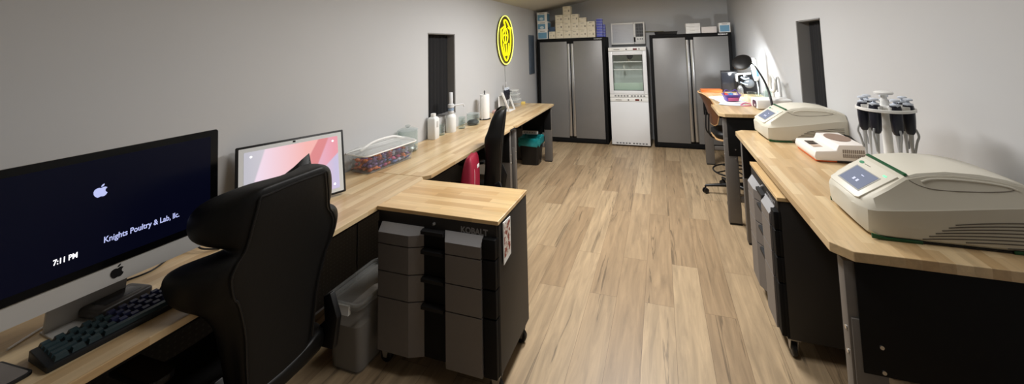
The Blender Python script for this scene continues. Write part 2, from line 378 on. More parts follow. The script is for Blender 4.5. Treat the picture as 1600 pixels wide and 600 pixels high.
# maker's plates on the worktop edges
DARKPL = mat('dark_name_plate', (38, 38, 40), 0.4)
SILV = mat('silver_lettering', (196, 196, 198), 0.35, 0.4)
GREYT = mat('grey_lettering', (132, 132, 134), 0.45)
b = nb(); box(b, -0.342, -0.3395, -0.84, -0.70, HR-0.032, HR-0.005, 0.001); pl = obj('name_plate', b, DARKPL, wbr)
text('lettering', 'KOBALT', 0.026, SILV, pl, (-0.3425, -0.712, HR-0.027), (pi/2, 0, -pi/2), width=0.115, off=0.001)
b = nb(); box(b, 0.3325, 0.335, 0.60, 0.72, HB-0.024, HB-0.004, 0.001); obj('name_plate', b, DARKPL, wb2)

# ---------------------------------------------------------------- drawer carts
CASTW = mat('caster_steel', (168, 166, 162), 0.35, 0.8)
def caster(parent, x, y, h=0.10):
    b = nb(); box(b, x-0.03, x+0.03, y-0.03, y+0.03, h-0.008, h, 0.002)
    for s in (-1, 1): prism(b, [(x-0.025, h-0.008), (x+0.028, h-0.008), (x+0.012, 0.032), (x-0.008, 0.032)], y+s*0.017-0.0015, y+s*0.017+0.0015, 'Y')
    c = obj('caster', b, CASTW, parent)
    b = nb(); m = Matrix.Translation((x, y-0.013, 0.036)) @ Matrix.Rotation(-pi/2, 4, 'X')
    lathe(b, [(0.012, 0), (0.03, 0), (0.036, 0.005), (0.036, 0.021), (0.03, 0.026), (0.012, 0.026)], n=24, mtx=m); obj('caster_wheel', b, PLAST, c)
def drawer_cart(label, loc, rz, W, D, H, topm, mat_face, z_rows, th=0.02, lip=True):
    """local: front faces -y, body x -W/2..W/2, y 0..D"""
    t = thing('drawer_cart', label, 'tool cart', loc, rz)
    b = nb(); box(b, -W/2+0.004, W/2-0.004, 0.016, D-0.004, 0.10, H-th, 0.003); box(b, -W/2+0.01, W/2-0.01, 0.004, 0.03, H-th-0.085, H-th-0.001, 0.002)
    obj('body', b, mat('charcoal_cart_body', (34, 32, 31), 0.55), t)
    b = nb(); prism(b, [(-W/2, 0), (W/2, 0), (W/2, D), (-W/2, D)], H-th, H, 'Z', 0.002); obj('worktop', b, topm, t, smooth=0)
    for i, (z0, z1) in enumerate(z_rows):
        first = i == 0
        b = nb(); box(b, -W/2+0.006, W/2-0.006, 0.002, 0.02, z0+0.002, z1-0.002, 0.002); box(b, W*0.392, W/2-0.008, -0.02, 0.006, z0+0.003, z1-0.003, 0.004)
        d = obj('drawer', b, BLACK, t)
        for s in (-1, 1):
            xa, xb_, xi = (-(W/2-0.037), -W*0.187, -W*0.085) if s < 0 else (W*0.388, W*0.115, W*0.09)   # outer edge, inner edge, foot of the bevel
            zt = z1-0.003-(0.038 if first else 0)
            b = nb(); y = -0.028
            # raised face with an inner bevel
            lo = [(xa, y, z0+0.003), (xb_, y, z0+0.003), (xi, 0.0, z0+0.003), (xi, 0.004, z0+0.003), (xa, 0.004, z0+0.003)]
            hi = [(p[0], p[1], zt) for p in lo]
            loft(b, [lo, hi]); obj('drawer_face', b, mat_face, d, smooth=20)
            if first:
                b = nb(); lo = [(xa, y, zt), (xb_, y, zt), (xi, 0, zt), (xi, 0.004, zt), (xa, 0.004, zt)]
                hi = [(xa, 0.0, z1), (xb_, 0.0, z1), (xi, 0.002, z1), (xi, 0.004, z1), (xa, 0.004, z1)]
                loft(b, [lo, hi]); obj('top_lip', b, GREYL, d, smooth=20)
        b = nb(); loft(b, [[(-0.07, 0.002, z1-0.004), (0.07, 0.002, z1-0.004), (0.07, 0.002, z1-0.032), (-0.07, 0.002, z1-0.032)],
                           [(-0.068, -0.022, z1-0.008), (0.068, -0.022, z1-0.008), (0.068, -0.022, z1-0.024), (-0.068, -0.022, z1-0.024)]])
        obj('finger_pull', b, BLACKM, d)
    b = nb(); cyl(b, (0, 0.006, H-th-0.035), (0, -0.003, H-th-0.035), 0.009, 14); cyl(b, (0, 0.002, H-th-0.035), (0, -0.009, H-th-0.035), 0.005, 10); obj('key_lock', b, CHROME, t)
    text('lettering', 'KOBALT', 0.042, GREYT, t, (W/2-0.215, 0.0035, H-th-0.058), (pi/2, 0, 0), width=0.155, off=0.0015)
    for x in (-W/2+0.04, W/2-0.04):
        for y in (0.035, D-0.05): caster(t, x, y)
    return t
rows = [(0.655, 0.755), (0.515, 0.655), (0.38, 0.515), (0.105, 0.38)]
cart = drawer_cart('black drawer cart with grey faces and pale wood top, card stuck on its side',
                   (-1.190, 1.607, 0), 0, 0.748, 0.39, 0.834, TOPX, GREYM, rows)
b = nb(); prism(b, [(0.085, 0.61), (0.235, 0.63), (0.235, 0.80), (0.085, 0.81)], 0.0, 0.006, 'Y')
rcart = drawer_cart('black drawer cart with wood top rolled under the right workbench, gray drawers facing the aisle',
                    (0.567, 2.512, 0), -pi/2, 0.60, 0.50, 0.832, TOPX, GREYM, rows)
b.free()
# the card stuck to the side of the cart
def tag_mat():
    m, nt, bs = nodes('red_patterned_card'); N = nt.nodes.new; L = nt.links.new
    tc = N('ShaderNodeTexCoord'); n = N('ShaderNodeTexNoise'); n.inputs['Scale'].default_value = 42; n.inputs['Detail'].default_value = 3
    L(tc.outputs['Object'], n.inputs['Vector']); cr = N('ShaderNodeValToRGB'); cr.color_ramp.elements[0].position = 0.44; cr.color_ramp.elements[1].position = 0.52
    cr.color_ramp.elements[0].color = srgb((140, 62, 50))+(1,); cr.color_ramp.elements[1].color = srgb((228, 222, 214))+(1,)
    L(n.outputs['Fac'], cr.inputs[0]); L(cr.outputs[0], bs.inputs['Base Color']); bs.inputs['Roughness'].default_value = 0.5; return m
t = thing('hanging_card', 'white and red card stuck to the side of the foreground drawer cart', 'card', (-0.8155, 1.655, 0.60))
b = nb(); loft(b, [[(0.0015, 0.0, 0.0), (0.0015, 0.085, 0.012), (0.006, 0.085, 0.012), (0.006, 0.0, 0.0)], [(0.0015, 0.0, 0.205), (0.0015, 0.085, 0.2), (0.006, 0.085, 0.2), (0.006, 0.0, 0.205)]])
obj('card', b, PAPER, t)
b = nb(); loft(b, [[(0.0055, 0.006, 0.03), (0.0055, 0.078, 0.036), (0.0065, 0.078, 0.036), (0.0065, 0.006, 0.03)], [(0.0055, 0.006, 0.195), (0.0055, 0.078, 0.19), (0.0065, 0.078, 0.19), (0.0065, 0.006, 0.195)]])
obj('printed_face', b, tag_mat(), t)

# ---------------------------------------------------------------- steel cabinets
CYF = 5.955
def cabinet(label, x0, x1, badge_m):
    W = x1-x0; t = thing('storage_cabinet', label, 'cabinet', ((x0+x1)/2, CYF, 0), 0); H = 1.83; D = 0.455
    b = nb(); h = W/2
    box(b, -h, -h+0.05, 0, D, 0.012, H, 0.003); box(b, h-0.05, h, 0, D, 0.012, H, 0.003); box(b, -h+0.05, h-0.05, 0, D, H-0.055, H, 0.003)
    box(b, -h+0.05, h-0.05, 0, D, 0.012, 0.085, 0.003); box(b, -h+0.05, h-0.05, D-0.02, D, 0.085, H-0.055)
    box(b, -0.07, 0.07, -0.004, 0.02, H-0.085, H-0.05, 0.003)
    for x in (-h+0.03, h-0.03):
        for y in (0.03, D-0.04): cyl(b, (x, y, 0), (x, y, 0.014), 0.018, 12)
    obj('carcass', b, BLACK, t)
    for s in (-1, 1):
        b = nb(); xs = sorted((s*(h-0.052), s*0.062)); box(b, xs[0], xs[1], -0.012, 0.012, 0.088, H-0.058, 0.004)
        xs = sorted((s*0.061, s*0.004)); box(b, xs[0], xs[1], 0.004, 0.012, 0.088, H-0.088, 0.002, mi=1)
        d = obj('door', b, [DOORM, BLACKM], t)
        b = nb(); xs = sorted((s*0.060, s*0.010)); xm = (xs[0]+xs[1])/2
        prof = [(xs[0], 0.004), (xs[0], -0.012), (xm-0.008, -0.024), (xm+0.008, -0.024), (xs[1], -0.012), (xs[1], 0.004)]
        prism(b, prof, 0.12, H-0.10, 'Z', 0.001); obj('handle', b, CHROME, d, smooth=50)
    b = nb(); box(b, h-0.20, h-0.045, -0.002, 0.001, H-0.042, H-0.014, 0.001); p = obj('name_plate', b, badge_m[0], t)
    text('lettering', 'KOBALT', 0.026, badge_m[1], p, (h-0.19, -0.0025, H-0.037), (pi/2, 0, 0), width=0.135, off=0.001)
    return t
cabinet('tall grey double-door steel cabinet at the back left, cream cartons stacked on top', -2.155, -0.912, (mat('dark_plate', (50, 50, 52), 0.4), mat('pale_grey_lettering', (170, 170, 172), 0.4)))
cabinet('tall grey double-door steel cabinet at the back right, behind the wood-backed chair', -0.168, 1.072, (DARKPL, mat('white_lettering', (238, 238, 238), 0.4)))

# ---------------------------------------------------------------- fridge and freezer
VENT = mat('grey_vent_slot', (120, 122, 124), 0.5)
LED = mat('red_display', (90, 22, 18), 0.3, emit=0.15)
FX0, FX1, FYF = -0.853, -0.229, 5.902
def fridge(label, z0, z1, kind):
    t = thing(kind, label, 'refrigerator' if kind == 'glass_door_refrigerator' else 'freezer', ((FX0+FX1)/2, FYF, z0)); W = FX1-FX0; h = W/2; H = z1-z0; D = 0.5
    b = nb(); g = 0.035
    if kind == 'glass_door_refrigerator':
        box(b, -h, -h+g, 0.045, D, 0.0, H, 0.004); box(b, h-g, h, 0.045, D, 0.0, H, 0.004); box(b, -h+g, h-g, 0.045, D, H-0.08, H, 0.003)
        box(b, -h+g, h-g, 0.045, D, 0.0, 0.09, 0.003); box(b, -h+g, h-g, D-0.04, D, 0.09, H-0.08)
    else:
        box(b, -h, h, 0.045, D, 0.02, H, 0.004)
        for x in (-h+0.04, h-0.04):
            for y in (0.09, D-0.05): cyl(b, (x, y, 0), (x, y, 0.022), 0.018, 12)
    obj('body', b, WHITEF, t)
    b = nb(); box(b, -h, h, 0.0, 0.05, H-0.064, H-0.002, 0.006); cp = obj('control_panel', b, WHITE, t)
    b = nb(); box(b, 0.1, 0.165, -0.0015, 0.001, H-0.05, H-0.022, 0.001); obj('display', b, LED, cp)
    b = nb(); box(b, 0.195, 0.208, -0.004, 0.001, H-0.05, H-0.02, 0.001); obj('switch', b, PLAST, cp)
    b = nb(); cyl(b, (-0.01, 0.001, H-0.036), (-0.01, -0.005, H-0.036), 0.011, 14); obj('lock', b, mat('dark_lock', (60, 60, 62), 0.3, 0.6), cp)
    b = nb(); box(b, -h+0.09, -h+0.19, -0.0008, 0.001, H-0.042, H-0.032); obj('maker_mark', b, INK, cp)
    if kind == 'glass_door_refrigerator':
        b = nb(); z_a, z_b = 0.055, H-0.068; gx0, gx1, gz0, gz1 = -h+0.065, h-0.065, 0.115, H-0.13
        box(b, -h, gx0, 0, 0.042, z_a, z_b, 0.005); box(b, gx1, h, 0, 0.042, z_a, z_b, 0.005); box(b, gx0, gx1, 0, 0.042, z_a, gz0, 0.005); box(b, gx0, gx1, 0, 0.042, gz1, z_b, 0.005)
        dr = obj('door_frame', b, WHITEF, t)
        b = nb(); box(b, gx0-0.002, gx1+0.002, 0.014, 0.02, gz0-0.002, gz1+0.002); obj('glass_pane', b, glass('fridge_glass', (247, 249, 248), 0.02, 0.02), dr)
        b = nb(); 
        for a0, a1, c0, c1 in ((gx0, gx0+0.008, gz0, gz1), (gx1-0.008, gx1, gz0, gz1), (gx0, gx1, gz0, gz0+0.008), (gx0, gx1, gz1-0.008, gz1)): box(b, a0, a1, 0.008, 0.014, c0, c1)
        obj('seal', b, PLAST, dr)
        b = nb(); box(b, -h+g, h-g, D-0.045, D-0.04, 0.09, H-0.08); box(b, -h+g, -h+g+0.002, 0.05, D-0.04, 0.09, H-0.08); box(b, h-g-0.002, h-g, 0.05, D-0.04, 0.09, H-0.08)
        obj('liner', b, mat('grey_fridge_liner', (224, 229, 225), 0.5), t)
        for zz in (0.30, 0.46, 0.59):
            if zz == 0.30: continue
            b = nb()
            for k in range(10): cyl(b, (-h+0.045+k*0.058, 0.08, zz), (-h+0.045+k*0.058, D-0.06, zz), 0.003, 6)
            box(b, -h+0.04, h-0.04, 0.072, 0.08, zz-0.008, zz+0.008, 0.002); box(b, -h+0.04, h-0.04, D-0.062, D-0.056, zz-0.004, zz+0.004)
            obj('wire_shelf', b, WHITE, t)
        b = nb(); m_ = Matrix.Translation((0.03, 0.2, H-0.16)) @ Matrix.Rotation(pi/2, 4, 'X'); lathe(b, [(0.052, 0), (0.052, 0.03), (0.03, 0.04)], mtx=m_); obj('fan', b, PLAST, t)
        b = nb(); cyl(b, (0.005, 0.21, H-0.25), (0.005, 0.21, H-0.15), 0.02, 12); obj('duct', b, mat('beige_duct', (178, 165, 140), 0.5), t)
        b = nb(); box(b, -h+0.045, h-0.045, 0.08, 0.085, 0.10, 0.235, 0.003); box(b, -h+0.045, h-0.045, 0.085, D-0.06, 0.10, 0.104)
        for k in range(16): box(b, -h+0.07+k*0.033, -h+0.075+k*0.033, 0.078, 0.08, 0.11, 0.225)
        obj('crisper_drawer', b, mat('pale_green_plastic', (188, 205, 190), 0.4), t)
    else:
        b = nb(); box(b, -h, h, 0, 0.042, 0.028, H-0.068, 0.006); dr = obj('door', b, WHITEF, t)
        z_a = 0.028
    b = nb(); zz = 0.012 if kind == 'glass_door_refrigerator' else 0.0
    base = 0.052 if kind == 'glass_door_refrigerator' else None
    if base: box(b, -h, h, 0.004, 0.046, 0.0, base, 0.003)
    if base: gr = obj('grille_panel', b, WHITE, t)
    else: b.free(); gr = dr
    b = nb()
    for k in range(10):
        x = -h+0.075+k*0.050+(0.02 if k > 4 else 0); z_ = 0.016 if base else 0.046; yy = 0.004 if base else 0.0
        box(b, x, x+0.032, yy-0.0008, yy+0.002, z_, z_+0.022)
    obj('vent_slots', b, VENT, gr)
    return t
fridge('white upright freezer standing on the floor between the two steel cabinets', 0, 0.80, 'laboratory_freezer')
fridge('white glass-door refrigerator stacked on top of the white freezer', 0.802, 1.641, 'glass_door_refrigerator')
# the small bottles seen through the glass door
b = nb(); lathe(b, [(0.02, 0), (0.02, 0.05), (0.009, 0.062), (0.009, 0.075)], n=16); o = obj('vial', b, mat('pale_vial', (215, 215, 205), 0.4), loc=(-0.62, 6.10, 0.802+0.468))
tag(o, 'small pale vial standing on the upper part of the refrigerator, left of centre', 'vial')
b = nb(); box(b, -0.09, 0.09, -0.06, 0.06, 0, 0.03, 0.006); o = obj('pouch', b, mat('yellow_green_pouch', (200, 205, 130), 0.6), loc=(-0.66, 6.10, 0.802+0.106)); tag(o, 'yellow-green pouch lying in the bottom drawer of the refrigerator', 'pouch')

# ---------------------------------------------------------------- air conditioner in the back wall
ac = t = thing('air_conditioner', 'white window air conditioner in the back wall above the glass-door refrigerator', 'air conditioner', (-0.548, 6.30, 1.687))
b = nb(); box(b, -0.30, 0.30, 0.02, 0.119, 0, 0.39, 0.01); obj('case', b, WHITEF, t)
b = nb(); box(b, -0.30, -0.275, 0, 0.03, 0, 0.39, 0.006); box(b, 0.10, 0.30, 0, 0.03, 0, 0.13, 0.006); box(b, -0.275, 0.12, 0, 0.03, 0, 0.03, 0.006)
box(b, -0.275, 0.12, 0, 0.03, 0.36, 0.39, 0.006); box(b, 0.10, 0.14, 0, 0.03, 0.03, 0.39, 0.006); box(b, 0.27, 0.30, 0, 0.03, 0.12, 0.39, 0.006); box(b, 0.13, 0.28, 0, 0.03, 0.365, 0.39, 0.006)
obj('front_frame', b, WHITE, t)
b = nb(); box(b, -0.275, 0.10, 0.014, 0.02, 0.03, 0.36)
for k in range(22): box(b, -0.275, 0.10, 0.004, 0.016, 0.034+k*0.0148, 0.0455+k*0.0148, 0.001)
obj('intake_grille', b, mat('pale_grey_grille', (222, 224, 228), 0.5), t)
b = nb(); box(b, 0.14, 0.27, 0.018, 0.022, 0.13, 0.365); gr = obj('air_outlet', b, PLAST, t)
b = nb()
for k in range(6): box(b, 0.15+k*0.019, 0.155+k*0.019, 0.006, 0.018, 0.135, 0.36)
for k in range(3): box(b, 0.142, 0.268, 0.010, 0.014, 0.18+k*0.06, 0.186+k*0.06)
obj('louver', b, mat('grey_louver', (130, 132, 135), 0.5), gr)
b = nb()
for x in (0.175, 0.215, 0.25): cyl(b, (x, 0.002, 0.09), (x, -0.006, 0.09), 0.011, 12)
obj('control_knob', b, mat('dark_grey_knob', (92, 94, 98), 0.5), t)

# ---------------------------------------------------------------- cartons on the cabinets
ZC = 1.8305
def carton(label, x0, x1, z0, z1, m, y0=CYF+0.012, d=0.13, group='cream cartons on the left cabinet', rz=0, marks=True, name='carton'):
    t = thing(name, label, 'box', ((x0+x1)/2, y0, z0), rz, group); h = (x1-x0)/2
    b = nb(); box(b, -h, h, 0, d, 0, z1-z0, 0.003); obj('box_body', b, m, t)
    if marks:
        H = z1-z0; b = nb()
        box(b, -h*0.5, h*0.25, -0.0006, 0.001, H*0.80, H*0.84)
        if H > 0.1:
            box(b, -h*0.55, -h*0.05, -0.0006, 0.001, H*0.42, H*0.45)
            for k in range(2): box(b, h*0.38, h*0.74, -0.0006, 0.001, H*(0.34+k*0.12), H*(0.42+k*0.12))
        obj('printing', b, INK, t)
    return t
COLS = [-1.803+k*0.1455 for k in range(5)]
names_c = ['first', 'second', 'third', 'fourth', 'fifth']
for k in range(5):
    for r_ in range(2):
        row = ('bottom row', 'second row')[r_]
        jx = random.uniform(-0.001, 0.001)
        carton(f'cream carton on the left cabinet, {row} of the stack, {names_c[k]} column', COLS[k]+0.001+jx, COLS[k]+0.143+jx, ZC+r_*0.1425, ZC+r_*0.1425+0.1415, CARD)
for k in range(3):
    carton(f'cream carton on the left cabinet, third row of the stack, {names_c[k]} column', COLS[k]+0.002, COLS[k]+0.142, ZC+0.285, ZC+0.285+0.1415, CARD)
carton('flat half-height cream carton on the fourth column of the stack on the left cabinet', COLS[3]+0.006, COLS[3]+0.130, ZC+0.285, ZC+0.285+0.072, CARD)
carton('cream carton alone at the very top of the stack on the left cabinet', COLS[1]+0.004, COLS[1]+0.146, ZC+0.4275, ZC+0.4275+0.15, CARD)
carton('small cream carton between the blue boxes and the cream stack on the left cabinet', -1.932, -1.812, ZC, ZC+0.13, CARD)
carton('small dark blue box on top of the small cream carton on the left cabinet', -1.925, -1.815, ZC+0.1305, ZC+0.215, mat('dark_blue_carton', (62, 84, 112), 0.6), marks=False, group=None)
def blue_box(label, x0, x1, z0, z1, plain, rz=0, y0=CYF+0.015, d=0.2, grp='blue and white boxes at the left of the left cabinet'):
    t = thing('glove_box', label, 'box', ((x0+x1)/2, y0, z0), rz, grp); h = (x1-x0)/2; H = z1-z0
    b = nb(); box(b, -h, h, 0, d, 0, H, 0.003); obj('box_body', b, PAPER, t)
    b = nb(); box(b, -h+0.012, h-(0.014 if plain else 0.045), -0.0008, 0.001, 0.012 if plain else 0.02, H*0.74); pn = obj('blue_panel', b, BLUEC, t)
    b = nb(); box(b, h-0.001, h+0.0008, 0.01, d-0.01, 0.012, H*0.86); obj('blue_side', b, BLUEC, t)
    if not plain:
        b = nb(); lathe(b, [(0.03, -0.0006), (0.03, 0.0006)], n=18, mtx=Matrix.Translation((-0.01, -0.001, H*0.32)) @ Matrix.Rotation(pi/2, 4, 'X') @ Matrix.Diagonal((1.3, 0.8, 1, 1))); obj('picture', b, mat('pale_blue_print', (205, 222, 230), 0.6), pn)
    b = nb(); box(b, -h*0.5, h*0.5, -0.0006, 0.001, H*0.84, H*0.89); obj('printing', b, INK, t)
    return t
blue_box('plain-fronted blue and white box at the bottom of the three-box stack on the left cabinet', -2.150, -1.958, ZC, ZC+0.165, True)
blue_box('blue and white box with a picture, middle of the three-box stack on the left cabinet', -2.152, -1.952, ZC+0.166, ZC+0.318, False, 0.0)
blue_box('blue and white box with a picture, top of the three-box stack on the left cabinet', -2.154, -1.962, ZC+0.319, ZC+0.495, False, R(3))
BLU2 = mat('blue_translucent_rack', (88, 96, 186), 0.4, noise=0.15, scale=60)
BLU3 = mat('pale_violet_lid', (166, 172, 222), 0.4)
ordw = ['bottom', 'second', 'third', 'fourth', 'fifth', 'sixth', 'seventh']
def rack(label, x, y, z, w_=0.105):
    t = thing('tip_rack', label, 'rack', (x, y, z), 0, 'blue plastic racks stacked beside the cream cartons')
    b = nb(); box(b, -w_/2, w_/2, 0, 0.085, 0, 0.034, 0.004); obj('tray', b, BLU2, t)
    b = nb(); box(b, -w_/2+0.003, w_/2-0.003, 0.002, 0.083, 0.0345, 0.0455, 0.004); obj('lid', b, BLU3, t)
for k in range(7): rack(f'blue plastic rack in the taller stack beside the cream cartons, {ordw[k]} from bottom' if k else 'blue plastic rack at the bottom of the taller stack beside the cream cartons', -1.0, CYF+0.012, ZC+k*0.0462)
for k in range(5): rack(f'blue plastic rack in the shorter stack behind the taller one, {ordw[k]} from bottom' if k else 'blue plastic rack at the bottom of the shorter stack behind the taller one', -0.985+0.0, CYF+0.15, ZC+k*0.0462, 0.13)
# on the right cabinet
t = thing('shallow_tray', 'black shallow tray lying on the left part of the right cabinet', 'tray', (0.10, CYF+0.02, ZC))
b = nb(); loft(b, [rr for rr in [[(x, y+0.09, 0) for x, y in rrect(0.34, 0.18, 0.02)], [(x, y+0.09, 0.05) for x, y in rrect(0.37, 0.2, 0.02)], [(x, y+0.09, 0.05) for x, y in rrect(0.35, 0.18, 0.02)], [(x, y+0.09, 0.015) for x, y in rrect(0.33, 0.16, 0.02)]]]); obj('tray_body', b, PLAST, t)
for q in (-1, 1):
    b = nb(); tube(b, [(q*0.15, 0.0, 0.03), (q*0.15, -0.012, 0.035), (q*0.12, -0.012, 0.035), (q*0.12, 0.0, 0.03)], 0.004, 6); obj('handle', b, PLAST, t)
for k, (dz, hh, rz, lab) in enumerate([(0, 0.057, 0, 'bottom white carton of the three stacked left on the right cabinet'), (0.0575, 0.057, 0.0, 'middle white carton of the three stacked left on the right cabinet'), (0.115, 0.05, 0.06, 'crooked top white carton of the three stacked left on the right cabinet')]):
    carton(lab, 0.412, 0.63, ZC+dz, ZC+dz+hh, PAPER, group='white cartons on the right cabinet', rz=rz)
carton('flat off-white carton in the middle of the row on the right cabinet', 0.648, 0.868, ZC, ZC+0.10, mat('offwhite_carton', (222, 216, 212), 0.7), group=None, marks=False, d=0.2)
blue_box('blue and white box at the right end on top of the right cabinet', 0.906, 1.068, ZC, ZC+0.152, True, 0, grp=None, d=0.16)
b = nb(); tube(b, [(0.298, 0.10, 0.215), (0.36, 0.108, 0.214), (0.50, 0.108, 0.210), (0.62, 0.108, 0.21)], 0.009, 8, sub=4); obj('power_cord', b, mat('olive_grey_cord', (128, 126, 100), 0.6), ac)

# ---------------------------------------------------------------- breaker panel on the left wall
t = thing('breaker_panel', 'blue-grey flat electrical panel on the left wall next to the left steel cabinet', 'panel', (XL, 5.82, 1.56))
b = nb(); box(b, 0, 0.02, -0.12, 0.12, -0.345, 0.345, 0.004); obj('cover', b, mat('blue_grey_steel', (86, 98, 112), 0.45, 0.2), t)
b = nb(); box(b, 0.02, 0.024, -0.085, 0.085, -0.27, 0.27, 0.003); box(b, 0.024, 0.03, -0.08, -0.06, -0.03, 0.03, 0.002); obj('door', b, mat('blue_grey_door', (78, 90, 104), 0.45, 0.2), t)

# ---------------------------------------------------------------- neon sign on the left wall
NEON = mat('yellow_neon', (250, 240, 20), 0.4, emit=0.95)
NEONW = mat('pale_yellow_neon', (246, 250, 120), 0.4, emit=1.0)
t = thing('neon_sign', 'glowing yellow neon sign with knight shield on a dark oval, left wall', 'sign', (XL, 4.70, 1.812))
def el(a, b_, n=48, x=0.0): return [(x, a*cos(2*pi*k/n), b_*sin(2*pi*k/n)) for k in range(n)]
b = nb(); prism(b, [(p[1], p[2]) for p in el(0.275, 0.37)], 0.02, 0.026, 'X'); bk = obj('backboard', b, glass('smoked_acrylic', (150, 140, 84), 0.25, 0.1), t)
b = nb()
for sy, sz in ((0.15, 0.22), (-0.15, 0.22), (0.15, -0.22), (-0.15, -0.22)): cyl(b, (0, sy, sz), (0.02, sy, sz), 0.008, 10)
obj('standoff', b, CHROME, bk)
b = nb(); tube(b, el(0.268, 0.362, 64, 0.033), 0.0075, 8, closed=True); obj('oval_tube', b, NEONW, t)
def sh(pts, r=0.011, closed=False, name='shield_tube', sub=6):
    b = nb(); tube(b, [(0.035, a, c) for a, c in pts], r*0.68, 8, closed=closed, sub=sub); obj(name, b, NEON, t)
# (viewer's left is -y)
SH = [(-0.165, 0.15), (-0.165, 0.0), (-0.15, -0.10), (-0.10, -0.21), (0.0, -0.31), (0.10, -0.21), (0.15, -0.10), (0.165, 0.0), (0.165, 0.15)]
sh(SH, 0.017); sh([(-0.165, 0.15), (-0.10, 0.18), (-0.05, 0.20)], 0.016); sh([(0.165, 0.15), (0.17, 0.19), (0.12, 0.17), (0.08, 0.19)], 0.016)
sh([(-0.05, 0.24), (-0.05, 0.29), (0.02, 0.29), (0.10, 0.22), (0.17, 0.14)], 0.017, name='plume_tube', sub=4); sh([(-0.05, 0.26), (-0.02, 0.2), (-0.05, 0.15), (-0.10, 0.10)], 0.016, name='plume_tube', sub=4)
sh([(-0.02+0.085*cos(2*pi*k/20), 0.06+0.115*sin(2*pi*k/20)) for k in range(20)], 0.013, True, 'helmet_tube', 1)
sh([(-0.02, 0.17), (-0.02, -0.06)], 0.011, name='helmet_tube', sub=1); sh([(-0.10, 0.05), (-0.02, 0.08), (0.06, 0.05)], 0.011, name='helmet_tube', sub=4)
for dx in (-0.085, 0.005, 0.09): sh([(dx, -0.05 if abs(dx) > 0.08 else -0.07), (dx*0.8, -0.16), (dx*0.35, -0.235)], 0.013, name='breastplate_tube')
t = thing('sign_cord', 'thin grey cord hanging from the neon sign down the left wall', 'cord', (XL+0.006, 4.70, 1.0))
b = nb(); tube(b, [(0.014, 0, 0.455), (0.002, 0.0, 0.40), (0, 0.01, 0.1), (0, 0.005, -0.165)], 0.0035, 6, sub=6); obj('cord', b, mat('grey_cord', (158, 158, 156), 0.6), t)

# ---------------------------------------------------------------- desktop computer (left foreground)
def panel_root(name, label, cat, P, phi): return thing(name, label, cat, P, pi/2-phi)
imac = panel_root('desktop_computer', 'large silver all-in-one computer with dark navy screen at the far left of the left workbench', 'computer', (-1.81, 0.70, HB), 0.036)
W2 = 0.30; TILT = -0.053; ZT = 1.39-HB; Z0 = 0.942-HB     # local z of the top and bottom of the case
NAVY = mat('navy_screen', (6, 8, 26), 0.25, emit=0.35, spec=0.2)
b = nb(); prism(b, rrect(2*W2, 0.448, 0.012, cy=0.224), -0.001, 0.012, 'Y'); 
loft(b, [[(x, 0.012, z) for x, z in rrect(2*W2-0.002, 0.446, 0.012, cy=0.224)], [(x, 0.03, z) for x, z in rrect(0.40, 0.28, 0.05, cy=0.224)], [(x, 0.036, z) for x, z in rrect(0.2, 0.14, 0.05, cy=0.224)]])
case = obj('case', b, ALU, imac, (0, 0, Z0), rot=(TILT, 0, 0))
b = nb(); prism(b, rrect(2*W2, 0.385, 0.010, cy=0.0), -0.0045, -0.001, 'Y'); fg = obj('front_glass', b, mat('black_bezel_glass', (7, 7, 8), 0.12, spec=0.3), case, (0, 0, 0.448-0.1925))
b = nb(); prism(b, rrect(2*W2-0.05, 0.335, 0.003), -0.0052, -0.0044, 'Y'); scr = obj('screen', b, NAVY, fg)
LOGOB = mat('pale_blue_screen_text', (176, 184, 232), 0.5, emit=0.75)
WHT = mat('white_screen_text', (245, 245, 250), 0.5, emit=1.0)
def apple(s, m, parent, loc, name='logo'):
    """silhouette of a bitten apple with a leaf; local x right, z up"""
    L_ = [(0, .30), (-.10, .36), (-.24, .36), (-.38, .27), (-.45, .08), (-.43, -.14), (-.33, -.36), (-.20, -.48), (-.10, -.47), (0, -.43)]
    Rr = [(.10, -.47), (.20, -.48), (.31, -.38), (.39, -.22), (.30, -.12), (.255, .02), (.29, .16), (.38, .25), (.26, .35), (.12, .36)]
    b = nb(); prism(b, [(x*s, z*s) for x, z in (L_+Rr)], -0.0004, 0.0004, 'Y')
    prism(b, [(x*s, z*s) for x, z in [(.0, .40), (.02, .52), (.10, .62), (.20, .65), (.19, .53), (.11, .43)]], -0.0004, 0.0004, 'Y')
    return obj(name, b, m, parent, loc, smooth=0)
# positions along the screen measured from its right edge a and down from the top edge d
def pos(a, d): return (W2-a, -0.0058, 0.1925-d)
apple(0.036, LOGOB, scr, pos(0.315, 0.133))
text('message_text', 'Knights Poultry & Lab, llc.', 0.027, LOGOB, scr, pos(0.306, 0.303), (pi/2, 0, 0), width=0.186, off=0.0004)
text('clock_text', '7:11 PM', 0.0225, WHT, scr, pos(0.405, 0.318), (pi/2, 0, 0), width=0.046, off=0.0006)
apple(0.036, PLAST, case, (W2-0.271, -0.0016, 0.033))
b = nb(); prism(b, [(-0.11, 0.075), (-0.1, 0.075), (-0.065, 0.035), (-0.04, 0.01), (0.07, 0.006), (0.07, 0.0), (-0.11, 0.0)], -0.085, 0.085, 'X')
b.free(); b = nb()
pts = [(-0.09, 0), (0.085, 0), (0.085, 0.007), (0.07, 0.008), (-0.06, 0.008)]
box(b, -0.085, 0.085, -0.008, 0.13, 0.0, 0.006, 0.002)
loft(b, [[(x, 0.10, 0.004), (x, 0.11, 0.004), (x, 0.062, 0.30), (x, 0.05, 0.30)] for x in (-0.085, 0.085)])
obj('stand', b, ALU, imac)
t = thing('external_drive', 'dark grey rounded box on the silver foot of the desktop computer', 'drive', (-1.868, 0.755, HB+0.0065), R(8))
